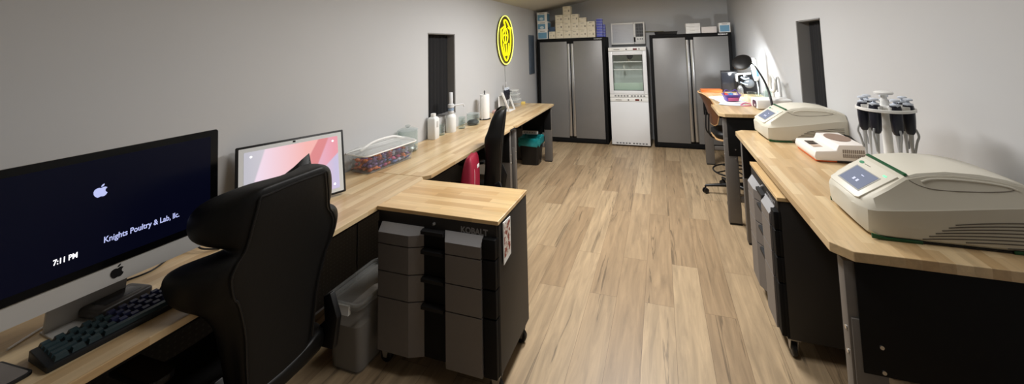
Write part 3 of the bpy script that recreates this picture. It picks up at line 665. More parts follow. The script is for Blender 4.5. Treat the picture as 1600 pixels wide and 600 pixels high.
b = nb(); box(b, -0.052, 0.052, -0.068, 0.068, 0, 0.034, 0.012, 3); obj('case', b, mat('dark_grey_plastic', (58, 55, 53), 0.35), t)
b = nb(); box(b, -0.032, 0.032, -0.045, 0.045, 0.0335, 0.0348, 0.001); obj('top_plate', b, mat('glossy_dark_plate', (34, 34, 36), 0.15), t)
t = thing('white_cable', 'white cable lying on the desk under the edge of the desktop computer', 'cable', (-1.95, 0.66, HB))
b = nb(); tube(b, [(0.02, -0.10, 0.004), (-0.02, -0.02, 0.004), (0.0, 0.03, 0.004), (0.03, 0.06, 0.005)], 0.0035, 8, sub=6)
tube(b, [(0.03, 0.06, 0.005), (0.045, 0.075, 0.006)], 0.006, 8); obj('cord', b, WHITE, t)
t = thing('black_cable', 'black cable with a small plug lying on the desk behind the foreground chair', 'cable', (-2.05, 0.93, HB))
b = nb(); tube(b, [(0.0, -0.10, 0.004), (0.02, -0.02, 0.004), (-0.03, 0.06, 0.005), (-0.05, 0.09, 0.008)], 0.0035, 8, sub=6)
tube(b, [(-0.05, 0.11, 0.008), (-0.01, 0.13, 0.022), (0.05, 0.13, 0.012), (0.11, 0.16, 0.004)], 0.0035, 8, sub=6); c_ = obj('cord', b, PLAST, t)
b = nb(); box(b, -0.068, -0.03, 0.085, 0.115, 0.001, 0.02, 0.006); obj('plug', b, PLAST, t)

# keyboard
kb = thing('keyboard', 'dark compact keyboard with raised navy keys in front of the desktop computer', 'keyboard', (-1.728, 0.742, HB), R(90-3))
KW, KD = 0.375, 0.125
b = nb(); prism(b, [(-KD/2, 0), (KD/2, 0), (KD/2, 0.030), (KD/2-0.01, 0.032), (-KD/2, 0.018)], -KW/2, KW/2, 'X', 0.003); obj('case', b, mat('dark_keyboard_case', (22, 26, 30), 0.45), kb)
KEYM = mat('navy_keycap', (38, 44, 84), 0.4); KEYM2 = mat('teal_grey_keycap', (36, 56, 62), 0.4)
proto = {}
for r_ in range(5):
    y = 0.048-r_*0.0235; z = 0.0215+(y+KD/2)/KD*0.0115
    x = -KW/2+0.012
    widths = [[1]*14, [1.4]+[1]*12+[0.6], [1.7]+[1]*11+[1.3], [2.1]+[1]*10+[1.9], [1.2, 1.2, 1.2, 6.2, 1.4, 1.4, 1.4]][r_]
    for wd in widths:
        cw = wd*0.0251
        key = (round(cw, 3), x < -0.06)
        if key not in proto:
            bb = nb(); a = cw/2-0.002
            loft(bb, [[(-a, -0.0098, 0), (a, -0.0098, 0), (a, 0.0098, 0), (-a, 0.0098, 0)], [(-a+0.003, -0.0062, 0.011), (a-0.003, -0.0062, 0.011), (a-0.003, 0.0078, 0.011), (-a+0.003, 0.0078, 0.011)]])
            o = obj('keycap', bb, KEYM2 if key[1] else KEYM, kb); proto[key] = o
        else:
            o = proto[key].copy(); COL.objects.link(o); o.parent = kb
        o.location = (x+cw/2, y, z-0.003); o.rotation_euler = (R(5), 0, 0); x += cw
# phone
t = thing('smartphone', 'dark cased smartphone with grey face lying at the bottom left corner of the desk', 'phone', (-1.79, 0.50, HB), R(4))
b = nb(); prism(b, rrect(0.155, 0.078, 0.012), 0.0, 0.0095, 'Z', 0.002); obj('case', b, PLAST, t)
b = nb(); prism(b, rrect(0.143, 0.066, 0.009), 0.009, 0.0105, 'Z'); obj('screen', b, mat('grey_glass_face', (112, 106, 102), 0.2), t)

# ---------------------------------------------------------------- picture-frame monitor
mon = panel_root('display_screen', 'white-bordered display screen in a black frame showing pink wallpaper, behind the foreground chair', 'monitor', (-2.004, 1.475, HB), 0.442)
MW, MH, MT = 0.506, 0.371, -0.214
body = obj('frame', prism(nb(), rrect(MW, MH, 0.006, cy=MH/2), -0.0, 0.022, 'Y', 0.002), PLAST, mon, (0, 0, 0.0145), rot=(MT, 0, 0))
b = nb(); prism(b, rrect(MW-0.024, MH-0.024, 0.003, cy=MH/2), -0.001, 0.001, 'Y'); obj('white_mat', b, mat('white_mat_border', (220, 222, 222), 0.5, emit=0.12), body)  # border is no lamp; a weak glow is added to its white
def wallpaper():
    m, nt, bs = nodes('pink_wallpaper_screen'); N = nt.nodes.new; L = nt.links.new
    tc = N('ShaderNodeTexCoord'); sp = N('ShaderNodeSeparateXYZ'); L(tc.outputs['Object'], sp.inputs[0])
    def line(kx, kz, c):   # kx*x+kz*z+c, soft step
        a = N('ShaderNodeMath'); a.operation = 'MULTIPLY_ADD'; a.inputs[1].default_value = kx; a.inputs[2].default_value = c; L(sp.outputs['X'], a.inputs[0])
        b_ = N('ShaderNodeMath'); b_.operation = 'MULTIPLY_ADD'; b_.inputs[1].default_value = kz; L(sp.outputs['Z'], b_.inputs[0]); L(a.outputs[0], b_.inputs[2])
        r_ = N('ShaderNodeMapRange'); r_.inputs[1].default_value = -0.004; r_.inputs[2].default_value = 0.004; L(b_.outputs[0], r_.inputs[0]); return r_.outputs[0], b_.outputs[0]
    def grad(c1, c2, a0, a1, src):
        r_ = N('ShaderNodeMapRange'); r_.inputs[1].default_value = a0; r_.inputs[2].default_value = a1; L(src, r_.inputs[0])
        mx = N('ShaderNodeMix'); mx.data_type = 'RGBA'; mx.inputs[6].default_value = srgb(c1)+(1,); mx.inputs[7].default_value = srgb(c2)+(1,); L(r_.outputs[0], mx.inputs[0]); return mx.outputs[2]
    def mix(f, a, b_):
        mx = N('ShaderNodeMix'); mx.data_type = 'RGBA'; L(f, mx.inputs[0]); L(a, mx.inputs[6]); L(b_, mx.inputs[7]); return mx.outputs[2]
    X = sp.outputs['X']
    grey = grad((196, 194, 204), (214, 208, 216), -0.21, -0.1, X)
    pink = grad((246, 224, 240), (250, 186, 180), -0.16, 0.06, X)
    rose = grad((246, 176, 172), (226, 140, 142), 0.0, 0.09, X)
    lil = grad((232, 190, 214), (240, 160, 172), 0.08, 0.2, X)
    low = grad((236, 196, 214), (206, 196, 226), 0.12, 0.2, X)
    f1, _ = line(1, -0.28, 0.175+0.28*MH*0.5); f2_, _ = line(1, -0.55, -0.035+0.55*MH*0.5); f3, _ = line(1, -0.42, -0.108+0.42*MH*0.5); f4, _ = line(0.9, -1, -0.055+MH*0.5-0.09)
    c = mix(f1, grey, pink); c = mix(f2_, c, rose); c = mix(f3, c, lil); c = mix(f4, c, low)
    L(c, bs.inputs['Emission Color']); bs.inputs['Emission Strength'].default_value = 0.95
    bs.inputs['Base Color'].default_value = (0.02, 0.02, 0.02, 1); bs.inputs['Roughness'].default_value = 0.3; return m
b = nb(); prism(b, rrect(MW-0.066, MH-0.066, 0.004, cy=MH/2), -0.0018, 0.0004, 'Y'); ms = obj('screen', b, wallpaper(), body)
b = nb(); box(b, -0.006, 0.006, -0.0012, 0.0, MH-0.012-0.012, MH-0.012-0.002, 0.002); obj('camera_eye', b, PLAST, body, (0, -0.0012, 0))
for x, z in ((-MW/2+0.062, MH-0.06), (MW/2-0.06, MH-0.058), (MW/2-0.058, 0.06)):
    b = nb(); lathe(b, [(0.006, 0), (0.006, 0.0008)], n=12, mtx=Matrix.Translation((x, -0.0018, z)) @ Matrix.Rotation(pi/2, 4, 'X')); obj('screen_icon', b, WHT, ms)
b = nb(); loft(b, [[(x, 0.02, 0.02), (x, 0.04, 0.02), (x, 0.125, 0.005), (x, 0.12, 0.0), (x, 0.02, 0.0)] for x in (-0.07, 0.07)])
box(b, -0.07, 0.07, 0.0, 0.125, 0.0, 0.006, 0.002); obj('stand', b, PLAST, mon)

# ---------------------------------------------------------------- gaming chairs
ST_SLIM = [(0.43, 0.120, 0.10, 0.10, 0.12), (0.50, 0.122, 0.12, 0.13, 0.14), (0.60, 0.126, 0.13, 0.135, 0.16), (0.70, 0.132, 0.14, 0.125, 0.17), (0.80, 0.140, 0.15, 0.13, 0.18),
           (0.90, 0.150, 0.16, 0.145, 0.19), (0.955, 0.156, 0.16, 0.15, 0.19), (0.985, 0.160, 0.155, 0.135, 0.18), (1.03, 0.166, 0.15, 0.125, 0.17), (1.09, 0.174, 0.14, 0.115, 0.155), (1.14, 0.180, 0.125, 0.095, 0.135), (1.165, 0.182, 0.105, 0.065, 0.11), (1.172, 0.178, 0.09, 0.035, 0.095)]
def gaming_chair(label, loc, rz, ST=None):
    """faces -x; the rear of the backrest is the +x side"""
    t = thing('gaming_chair', label, 'chair', loc, rz)
    #      z     xr    wp     d     wo
    ST = ST or [(0.43, 0.125, 0.115, 0.08, 0.13), (0.5, 0.125, 0.13, 0.1, 0.145), (0.62, 0.128, 0.14, 0.11, 0.165), (0.7, 0.132, 0.148, 0.11, 0.18),
          (0.785, 0.138, 0.168, 0.10, 0.21), (0.838, 0.142, 0.185, 0.115, 0.25), (0.86, 0.145, 0.2, 0.2, 0.284), (0.93, 0.152, 0.215, 0.225, 0.297), (0.965, 0.156, 0.205, 0.22, 0.29), (0.985, 0.158, 0.195, 0.18, 0.262),
          (1.0, 0.16, 0.182, 0.1, 0.175), (1.015, 0.162, 0.174, 0.12, 0.178), (1.04, 0.165, 0.168, 0.2, 0.238), (1.09, 0.171, 0.16, 0.22, 0.248), (1.14, 0.176, 0.15, 0.22, 0.244), (1.18, 0.178, 0.142, 0.19, 0.222), (1.202, 0.176, 0.13, 0.13, 0.15), (1.212, 0.168, 0.115, 0.09, 0.12)]
    rings = []
    for z, xr, wp, d, wo in ST:
        h = [(xr, 0.0), (xr, wp*0.8), (xr-0.008, wp), (xr-0.035, (wp+wo)/2+0.004), (xr-d*0.6, wo), (xr-d, wo-0.012), (xr-d+0.004, wo-0.045), (xr-d*0.55, wp-0.02), (xr-min(0.075, d*0.7), wp*0.55), (xr-min(0.075, d*0.7), 0.0)]
        rings.append([(x, y, z) for x, y in h]+[(x, -y, z) for x, y in h[-2:0:-1]])
    b = nb(); loft(b, rings); bk = obj('backrest', b, LEATHER, t, subsurf=2, smooth=0)
    for p in bk.data.polygons: p.use_smooth = True
    # piping round the rear panel and across the top
    b = nb(); pp = [(xr+0.001, wp*0.93, z) for z, xr, wp, d, wo in ST[1:-2]]; qq = [(x, -y, z) for x, y, z in pp]
    tube(b, pp+[(ST[-2][1]+0.001, ST[-2][2]*0.8, ST[-1][0]-0.032), (ST[-2][1]+0.002, 0, ST[-1][0]-0.028), (ST[-2][1]+0.001, -ST[-2][2]*0.8, ST[-1][0]-0.032)]+qq[::-1], 0.004, 6, sub=3); obj('piping', b, PLAST, bk)
    b = nb()
    seat = []
    for x, hw, z0, z1 in ((-0.40, 0.17, 0.40, 0.455), (-0.37, 0.215, 0.385, 0.475), (-0.25, 0.235, 0.375, 0.475), (0.0, 0.235, 0.375, 0.465), (0.10, 0.21, 0.385, 0.47), (0.13, 0.18, 0.40, 0.46)):
        seat.append([(x, -hw, z0+0.02), (x, -hw+0.03, z0), (x, hw-0.03, z0), (x, hw, z0+0.02), (x, hw, z1+0.015), (x, hw-0.05, z1+0.02), (x, hw*0.55, z1), (x, -hw*0.55, z1), (x, -hw+0.05, z1+0.02), (x, -hw, z1+0.015)])
    loft(b, seat); s_ = obj('seat', b, LEATHER, t, subsurf=1, smooth=0)
    for p in s_.data.polygons: p.use_smooth = True
    for s in (-1, 1):
        b = nb(); prism(b, rrect(0.25, 0.07, 0.03, cx=-0.16, cy=s*0.265), 0.615, 0.642, 'Z', 0.006); a = obj('armrest', b, PLAST, t)
        b = nb(); box(b, -0.17, -0.10, s*0.265-0.02, s*0.265+0.02, 0.40, 0.616, 0.006); box(b, -0.17, -0.10, min(s*0.12, s*0.28), max(s*0.12, s*0.28), 0.35, 0.376, 0.004); obj('armrest_post', b, PLAST, a)
        b = nb(); prism(b, [(0.02, 0.385), (0.15, 0.385), (0.172, 0.52), (0.13, 0.62), (0.09, 0.60), (0.10, 0.5), (0.02, 0.43)], *sorted((s*0.20, s*0.225)), 'Y', 0.004); obj('recliner_bracket', b, PLAST, t)
    b = nb(); box(b, -0.22, 0.02, -0.11, 0.11, 0.335, 0.377, 0.008); cyl(b, (-0.10, 0, 0.10), (-0.10, 0, 0.34), 0.028, 18); cyl(b, (-0.10, 0, 0.085), (-0.10, 0, 0.20), 0.04, 18); obj('gas_lift', b, PLAST, t)
    for k in range(5):
        a = 2*pi*k/5+0.3; e = Vector((-0.10+0.30*cos(a), 0.30*sin(a), 0.075)); c = Vector((-0.10+0.02*cos(a), 0.02*sin(a), 0.105)); 
        b = nb(); tube(b, [c, c.lerp(e, 0.5)+Vector((0, 0, 0.004)), e], [0.034, 0.028, 0.02], 10, sub=3); lg = obj('base_leg', b, PLAST, t)
        b = nb()
        for q in (-1, 1):
            m = Matrix.Translation((e.x, e.y, 0.029)) @ Matrix.Rotation(a+0.7, 4, 'Z') @ Matrix.Translation((0, q*0.016, 0)) @ Matrix.Rotation(pi/2, 4, 'X')
            lathe(b, [(0.02, -0.009), (0.028, -0.006), (0.028, 0.006), (0.02, 0.009)], n=18, mtx=m)
        cyl(b, (e.x, e.y, 0.03), (e.x, e.y, 0.075), 0.01, 10); obj('caster', b, PLAST, lg)
    return t
C1 = (-1.60, 1.045, 0); C1R = R(1)
ch1 = gaming_chair('large black gaming chair seen from behind in front of the desktop computer', C1, C1R)
ch2 = gaming_chair('black gaming chair at the left workbench beyond the drawer cart, red bag beside it', (-1.50, 2.745, 0), R(22), ST_SLIM)
# neck pillow whose corner stands above the foreground chair
t = thing('neck_pillow', 'small black pillow with a pointed corner sticking up over the foreground gaming chair', 'pillow', (-1.585, 1.165, 1.100), R(0))
b = nb(); n_ = 12; top = []; G = [[None]*(n_+1) for _ in range(n_+1)]; Hh = [[None]*(n_+1) for _ in range(n_+1)]
tb = bmesh.new()
for i in range(n_+1):
    for j in range(n_+1):
        u, v = i/n_*2-1, j/n_*2-1; e = max(abs(u), abs(v)); th = 0.045*(max(0, (1-u*u)*(1-v*v)))**0.45
        sh_ = 1-0.20*(1-max(abs(u), abs(v)) if False else 0)-0.16*(abs(u)*(1-abs(v))+abs(v)*(1-abs(u)))
        y, z = u*0.105*sh_, v*0.105*sh_; ang = R(22); y, z = y*cos(ang)-z*sin(ang), y*sin(ang)+z*cos(ang)
        wr = 0.004*sin(9*u+5*v)*(1-e*0.6)
        G[i][j] = tb.verts.new((th+wr, y, z)); Hh[i][j] = tb.verts.new((-th+wr-0.001, y, z))
for i in range(n_):
    for j in range(n_):
        tb.faces.new((G[i][j], G[i+1][j], G[i+1][j+1], G[i][j+1])); tb.faces.new((Hh[i][j], Hh[i][j+1], Hh[i+1][j+1], Hh[i+1][j]))
bmesh.ops.remove_doubles(tb, verts=tb.verts[:], dist=0.0015); bmesh.ops.recalc_face_normals(tb, faces=tb.faces[:])
merge(b, tb); obj('cushion', b, LEATHER, t, smooth=60)
# red bag hung beside the second chair
REDB = mat('crimson_cloth', (142, 16, 46), 0.6, noise=0.15, scale=60, bump=0.2)
t = thing('red_bag', 'crimson red bag with pale piping wedged between the left workbench and the second gaming chair', 'bag', (-1.462, 2.44, 0.48), R(14))
rings = []
for z, w_, d_, oy in ((0.0, 0.22, 0.08, -0.075), (0.02, 0.25, 0.10, -0.07), (0.16, 0.255, 0.105, -0.035), (0.28, 0.23, 0.09, 0.0), (0.355, 0.20, 0.07, 0.015), (0.385, 0.18, 0.035, 0.02)):
    rings.append([(x*(1+0.05*sin(1.7*k+z*30)), y+oy, z+0.006*sin(0.9*k)) for k, (x, y) in enumerate(rrect(d_, w_, min(0.03, d_*0.45), n=4))])
b = nb(); loft(b, rings); bg = obj('bag_body', b, REDB, t, smooth=60, subsurf=1)
b = nb(); tube(b, [(0.042, -0.11, 0.03), (0.046, -0.085, 0.15), (0.042, -0.055, 0.27), (0.02, -0.045, 0.36)], 0.004, 6, sub=5); obj('pale_piping', b, mat('pale_piping_cord', (215, 180, 180), 0.6), bg)
b = nb(); box(b, 0.036, 0.044, 0.02, 0.075, 0.27, 0.30, 0.002); obj('label_patch', b, PAPER, bg)

# ---------------------------------------------------------------- things on the left workbenches
# clear lidded bin of wrapped sweets
t = thing('storage_bin', 'clear lidded plastic bin full of colourful wrapped sweets on the left workbench', 'storage bin', (-2.085, 2.20, HB), R(-8))
def shell(bm, w0, d0, w1, d1, h, r, th=0.003, z0=0.0):
    loft(bm, [[(x, y, z0) for x, y in rrect(w0, d0, r)], [(x, y, z0+h) for x, y in rrect(w1, d1, r)], [(x, y, z0+h) for x, y in rrect(w1-2*th, d1-2*th, r)], [(x, y, z0+th) for x, y in rrect(w0-2*th, d0-2*th, r)]])
b = nb(); shell(b, 0.195, 0.40, 0.225, 0.44, 0.125, 0.03); obj('tub', b, CLEAR, t)
FROSTL = glass('frosted_lid_plastic', (246, 247, 246), 0.22, 0.35)
b = nb(); loft(b, [[(x, y, 0.126) for x, y in rrect(0.24, 0.455, 0.035)], [(x, y, 0.142) for x, y in rrect(0.24, 0.455, 0.035)], [(x, y, 0.15) for x, y in rrect(0.215, 0.43, 0.03)], [(x, y, 0.168) for x, y in rrect(0.15, 0.36, 0.03)]]); ld = obj('lid', b, FROSTL, t)
b = nb(); tube(b, [(0.0, -0.19, 0.152), (0, -0.10, 0.186), (0, 0.0, 0.194), (0, 0.10, 0.186), (0, 0.19, 0.152)], 0.009, 8, sub=5); obj('handle', b, WHITE, ld)
b = nb(); tube(b, [(x, y, 0.133) for x, y in rrect(0.242, 0.457, 0.035)], 0.005, 6, closed=True); obj('rim', b, WHITE, ld)
SW = [mat('sweet_'+n, c, 0.3, noise=0.3, scale=50) for n, c in (('purple', (112, 82, 132)), ('blue', (92, 108, 158)), ('pink', (196, 92, 140)), ('orange', (206, 112, 64)), ('silver', (170, 172, 190)), ('red', (160, 60, 72)))]
sw_p = []
for i, m in enumerate(SW):
    b = nb(); sphere(b, (0, 0, 0), 0.017, 1.2, 0.85, 0.75, u=10, v=7)
    for s in (-1, 1): prism(b, [(s*0.017, -0.003), (s*0.033, -0.013), (s*0.033, 0.013), (s*0.017, 0.003)], -0.001, 0.001, 'Z')
    sw_p.append(obj('wrapped_sweet', b, m))
used = set(); names_s = ['purple', 'blue', 'pink', 'orange', 'silver', 'red']
rs = random.Random(3)
for lay in range(3):
    for iy in range(9):
        for ix in range(4):
            k = rs.choice([0, 0, 1, 1, 2, 3, 4, 5]) if iy > 1 else rs.choice([0, 3, 3, 5, 0])
            lx, ly = -0.067+ix*0.0446+rs.uniform(-.006, .006), -0.165+iy*0.0412+rs.uniform(-.006, .006)
            lz = 0.019+lay*0.0275+rs.uniform(-.003, .003)
            o = sw_p[k] if k not in used else sw_p[k].copy()
            if k in used: COL.objects.link(o)
            used.add(k)
            p = Matrix.Translation((-2.085, 2.20, HB)) @ Matrix.Rotation(R(-8), 4, 'Z') @ Vector((lx, ly, lz))
            o.location = p; o.rotation_euler = (rs.uniform(-.5, .5), rs.uniform(-.5, .5), rs.uniform(0, 6.28))
            tag(o, f'{names_s[k]} wrapped sweet among the pile inside the clear lidded bin', 'sweet', f'{names_s[k]} wrapped sweets in the clear bin')
for k in range(6):
    if k not in used: bpy.data.objects.remove(sw_p[k])
# glass jar with domed lid behind the bin
def jar(label, loc, rad, h, name='glass_jar', knob=True, cat='jar'):
    t = thing(name, label, cat, loc)
    b = nb(); lathe(b, [(rad*0.85, 0), (rad, 0.012), (rad, h*0.72), (rad*0.9, h*0.78), (rad*0.88, h*0.78), (rad*0.95, h*0.71), (rad*0.95, 0.016), (rad*0.2, 0.008)], n=32); obj('jar_body', b, GLASS, t)
    b = nb(); lathe(b, [(rad*1.02, h*0.785), (rad*1.02, h*0.81), (rad*0.7, h*0.87), (rad*0.2, h*0.89)], n=32)
    if knob: lathe(b, [(rad*0.16, h*0.88), (rad*0.14, h*0.91), (rad*0.3, h*0.95), (rad*0.24, h*0.985), (rad*0.08, h)], n=20)
    l_ = obj('lid', b, glass('lid_glass', (232, 236, 236), 0.08, 0.05), t)
    return t
t = jar('clear glass jar with knobbed lid behind the bin of sweets', (-2.130, 2.525, HB), 0.082, 0.225)
b = nb(); lathe(b, [(0.068, 0.018), (0.072, 0.03), (0.06, 0.045), (0.02, 0.05)], n=20); obj('contents', b, mat('grey_shiny_pieces', (150, 148, 146), 0.3, 0.3, noise=0.4, scale=120), t)
t = jar('squat clear glass jar with dark contents beside the paper towel roll', (-2.09, 3.545, HB), 0.073, 0.155, knob=False)
b = nb(); lathe(b, [(0.062, 0.017), (0.066, 0.03), (0.05, 0.05), (0.02, 0.055)], n=20); obj('contents', b, mat('dark_grey_pellets', (52, 52, 54), 0.6, noise=0.4, scale=120), t)
# square white bottle
t = thing('square_bottle', 'white square plastic bottle standing at the near edge of the left window', 'bottle', (-2.165, 2.925, HB), R(6))
b = nb(); s = 0.043
loft(b, [[(x, y, z) for x, y in rrect(2*w_, 2*w_, 0.012)] for w_, z in ((s-0.003, 0), (s, 0.005), (s, 0.19), (s-0.008, 0.205), (0.02, 0.214), (0.018, 0.217))]); obj('bottle_body', b, FROST, t)
b = nb(); lathe(b, [(0.024, 0.216), (0.024, 0.24), (0.021, 0.243)], n=20); obj('cap', b, WHITE, t)
b = nb(); box(b, s-0.001, s+0.001, -0.018, 0.018, 0.11, 0.17, 0.001); obj('embossed_panel', b, mat('grey_label', (190, 190, 188), 0.5), t)
# bottle with dispenser
t = thing('dispenser_bottle', 'white round bottle with a tall dispenser pump and side spout by the left window', 'bottle', (-2.150, 3.20, HB))
b = nb(); lathe(b, [(0.049, 0), (0.052, 0.006), (0.052, 0.15), (0.046, 0.172), (0.028, 0.185), (0.024, 0.19)], n=28); obj('bottle_body', b, FROST, t)
b = nb(); lathe(b, [(0.027, 0.19), (0.03, 0.195), (0.03, 0.215), (0.024, 0.222), (0.024, 0.25), (0.034, 0.255), (0.034, 0.285), (0.022, 0.292), (0.022, 0.405), (0.018, 0.41)], n=24); pm = obj('dispenser_pump', b, mat('grey_white_pump', (206, 208, 210), 0.4), t)
b = nb(); tube(b, [(0.02, 0.02, 0.27), (0.05, 0.07, 0.272), (0.075, 0.115, 0.268), (0.082, 0.125, 0.24)], 0.007, 8, sub=5); obj('spout', b, mat('grey_white_pump', (206, 208, 210), 0.4), pm)
b = nb(); lathe(b, [(0.031, 0.225), (0.031, 0.245)], n=24); obj('blue_band', b, mat('grey_blue_band', (140, 160, 185), 0.4), pm)
def beaker(label, loc, rad, h, group=None, name='beaker'):
    t = thing(name, label, 'beaker', loc, 0, group); b = nb()
    lathe(b, [(rad*0.9, 0), (rad, 0.006), (rad, h), (rad*1.06, h+0.003), (rad*0.96, h), (rad*0.95, 0.008), (rad*0.2, 0.006)], n=26); obj('vessel', b, GLASS, t)
    b = nb()
    for k in range(4):
        a = -0.4
        for j in range(3): box(b, -0.001, 0.001, -0.006, 0.006, h*(0.25+0.17*k), h*(0.25+0.17*k)+0.0015, mtx=Matrix.Rotation(a+j*0.12, 4, 'Z') @ Matrix.Translation((rad*1.005, 0, 0)))
    obj('graduations', b, mat('white_print', (230, 230, 228), 0.6), t); return t
beaker('clear beaker between the square white bottle and the dispenser bottle', (-2.175, 3.065, HB), 0.036, 0.105)
beaker('clear beaker just right of the dispenser bottle by the left window', (-2.12, 3.36, HB), 0.037, 0.12)
# paper towel roll
t = thing('paper_towel_holder', 'white paper towel roll on an upright black holder on the left workbench', 'paper towel roll', (-2.10, 3.84, HB))
b = nb(); lathe(b, [(0.07, 0), (0.072, 0.004), (0.066, 0.009), (0.01, 0.010)], n=28); cyl(b, (0, 0, 0.005), (0, 0, 0.315), 0.006, 10)
tube(b, [(0, -0.0, 0.315), (0, -0.012, 0.33), (0, 0.0, 0.345), (0, 0.012, 0.33), (0, 0, 0.318)], 0.004, 6, sub=4); obj('holder', b, PLAST, t)
b = nb(); lathe(b, [(0.02, 0.011), (0.056, 0.011), (0.057, 0.014), (0.057, 0.297), (0.056, 0.30), (0.02, 0.30)], n=36, cap=False); rl = obj('paper_roll', b, PAPER, t)
b = nb(); tube(b, [(0.0, -0.074, 0.008), (0.0, -0.078, 0.12), (0, -0.074, 0.25), (0, -0.062, 0.27)], 0.005, 8, sub=5); obj('tension_arm', b, mat('pale_grey_arm', (200, 200, 198), 0.4), t)
# small pipette rack, A shape
t = thing('pipette_rack', 'white A-frame rack holding black pipettes at the back of the left workbench', 'rack', (-2.08, 4.40, HB), R(0))
b = nb(); prism(b, [(-0.09, -0.085), (0.10, -0.085), (0.10, 0.105), (-0.09, 0.105)], 0, 0.008, 'Z', 0.002); obj('base_plate', b, WHITE, t)
for y in (-0.075, 0.095):
    b = nb(); prism(b, [(0.075, 0.008), (0.098, 0.008), (0.0, 0.255), (-0.035, 0.255)], y-0.006, y+0.006, 'Y', 0.002); obj('side_leg', b, WHITE, t)
b = nb(); box(b, -0.03, 0.0, -0.07, 0.09, 0.232, 0.246, 0.002); box(b, -0.075, -0.069, -0.08, 0.10, 0.008, 0.2, 0.001); obj('hanger_bar', b, WHITE, t)
def pipette(name, label, M_, L, group):
    """hand pipette hanging straight down; origin at the hook level"""
    t = thing(name, label, 'pipette', (0, 0, 0), 0, group)
    b = nb(); loft(b, [[(x*sx, y*sy+oy, z) for x, y in rrect(0.040, 0.038, 0.013)] for sx, sy, oy, z in ((0.62, 0.62, 0, -0.115), (0.9, 0.95, 0, -0.10), (1, 1.1, 0.0, -0.05), (1, 1.15, 0.0, 0.0), (0.9, 0.9, 0, 0.022))])
    prism(b, [(0.016, 0.0), (0.045, 0.004), (0.05, -0.01), (0.042, -0.006), (0.016, -0.015)], -0.010, 0.010, 'X'); obj('grip', b, mat('dark_navy_grip', (27, 29, 42), 0.4), t)
    b = nb(); lathe(b, [(0.018, 0.018), (0.019, 0.028), (0.010, 0.031), (0.006, 0.036), (0.006, 0.041), (0.018, 0.043), (0.018, 0.049), (0.013, 0.052)], n=16); obj('plunger', b, mat('pale_blue_plunger', (206, 214, 226), 0.4), t)
    b = nb(); lathe(b, [(0.010, -0.115), (0.009, -0.13), (0.007, -0.16), (0.0045, -L), (0.003, -L-0.03)], n=12); obj('tip_cone', b, mat('grey_tip_cone', (186, 188, 190), 0.35), t)
    b = nb(); tube(b, [(0, -0.018, -0.09), (0, -0.026, -0.12), (0, -0.018, -0.15), (0, -0.008, -L*0.9)], 0.0045, 6, sub=4); obj('ejector_arm', b, mat('grey_ejector', (160, 162, 164), 0.35, 0.2), t)
    return t
pos_w = ['nearest', 'middle', 'farthest']
first = None
for k in range(3):
    lab = f'black pipette hanging in the white A-frame rack, {pos_w[k]} of the three'
    if first is None: p_ = first = pipette('pipette', lab, None, 0.19, 'pipettes in the A-frame rack')
    else: p_ = dup(first, (0, 0, 0), 0, lab)
    p_.location = (-2.065+0.0, 4.355+k*0.05, HB+0.262); p_.rotation_euler = (0, 0, -pi/2)
# stacked clear containers
for k, (w_, d_, h_, lab) in enumerate([(0.14, 0.19, 0.10, 'large clear plastic box at the bottom of the stack by the pipette rack'), (0.13, 0.17, 0.07, 'clear plastic box in the middle of the stack by the pipette rack'), (0.11, 0.15, 0.05, 'small clear plastic box on top of the stack by the pipette rack')]):
    t = thing('clear_box', lab, 'box', (-2.10, 4.735, HB+[0, 0.106, 0.182][k]), R(4*k), 'clear boxes stacked on the left workbench')
    b = nb(); shell(b, w_, d_, w_+0.008, d_+0.008, h_-0.008, 0.012); obj('tub', b, CLEAR, t)
    b = nb(); prism(b, rrect(w_+0.014, d_+0.014, 0.014), h_-0.007, h_+0.003, 'Z', 0.001); obj('lid', b, FROSTL, t)
t = thing('bottle_brush_stand', 'small grey upright tool standing behind the clear boxes on the left workbench', 'tool', (-2.165, 4.60, HB))
b = nb(); lathe(b, [(0.03, 0), (0.03, 0.006), (0.006, 0.01), (0.006, 0.30), (0.012, 0.31), (0.012, 0.36), (0.004, 0.37)], n=16); obj('stem', b, mat('pale_grey_tool', (182, 182, 180), 0.4), t)
t = thing('yellow_sponge', 'small yellow block at the far end of the left workbench', 'sponge', (-2.04, 4.935, HB), R(12))
b = nb(); box(b, -0.03, 0.03, -0.025, 0.025, 0, 0.036, 0.006); obj('block', b, mat('pale_yellow_foam', (226, 200, 112), 0.8, noise=0.1, scale=80), t)
t = thing('pink_packet', 'small pale red packet lying under the A-frame pipette rack', 'packet', (-2.12, 4.235, HB), R(5))
b = nb(); box(b, -0.06, 0.05, -0.055, 0.055, 0, 0.035, 0.004); obj('packet_body', b, mat('dusty_pink_card', (196, 164, 160), 0.6, noise=0.1, scale=30), t)

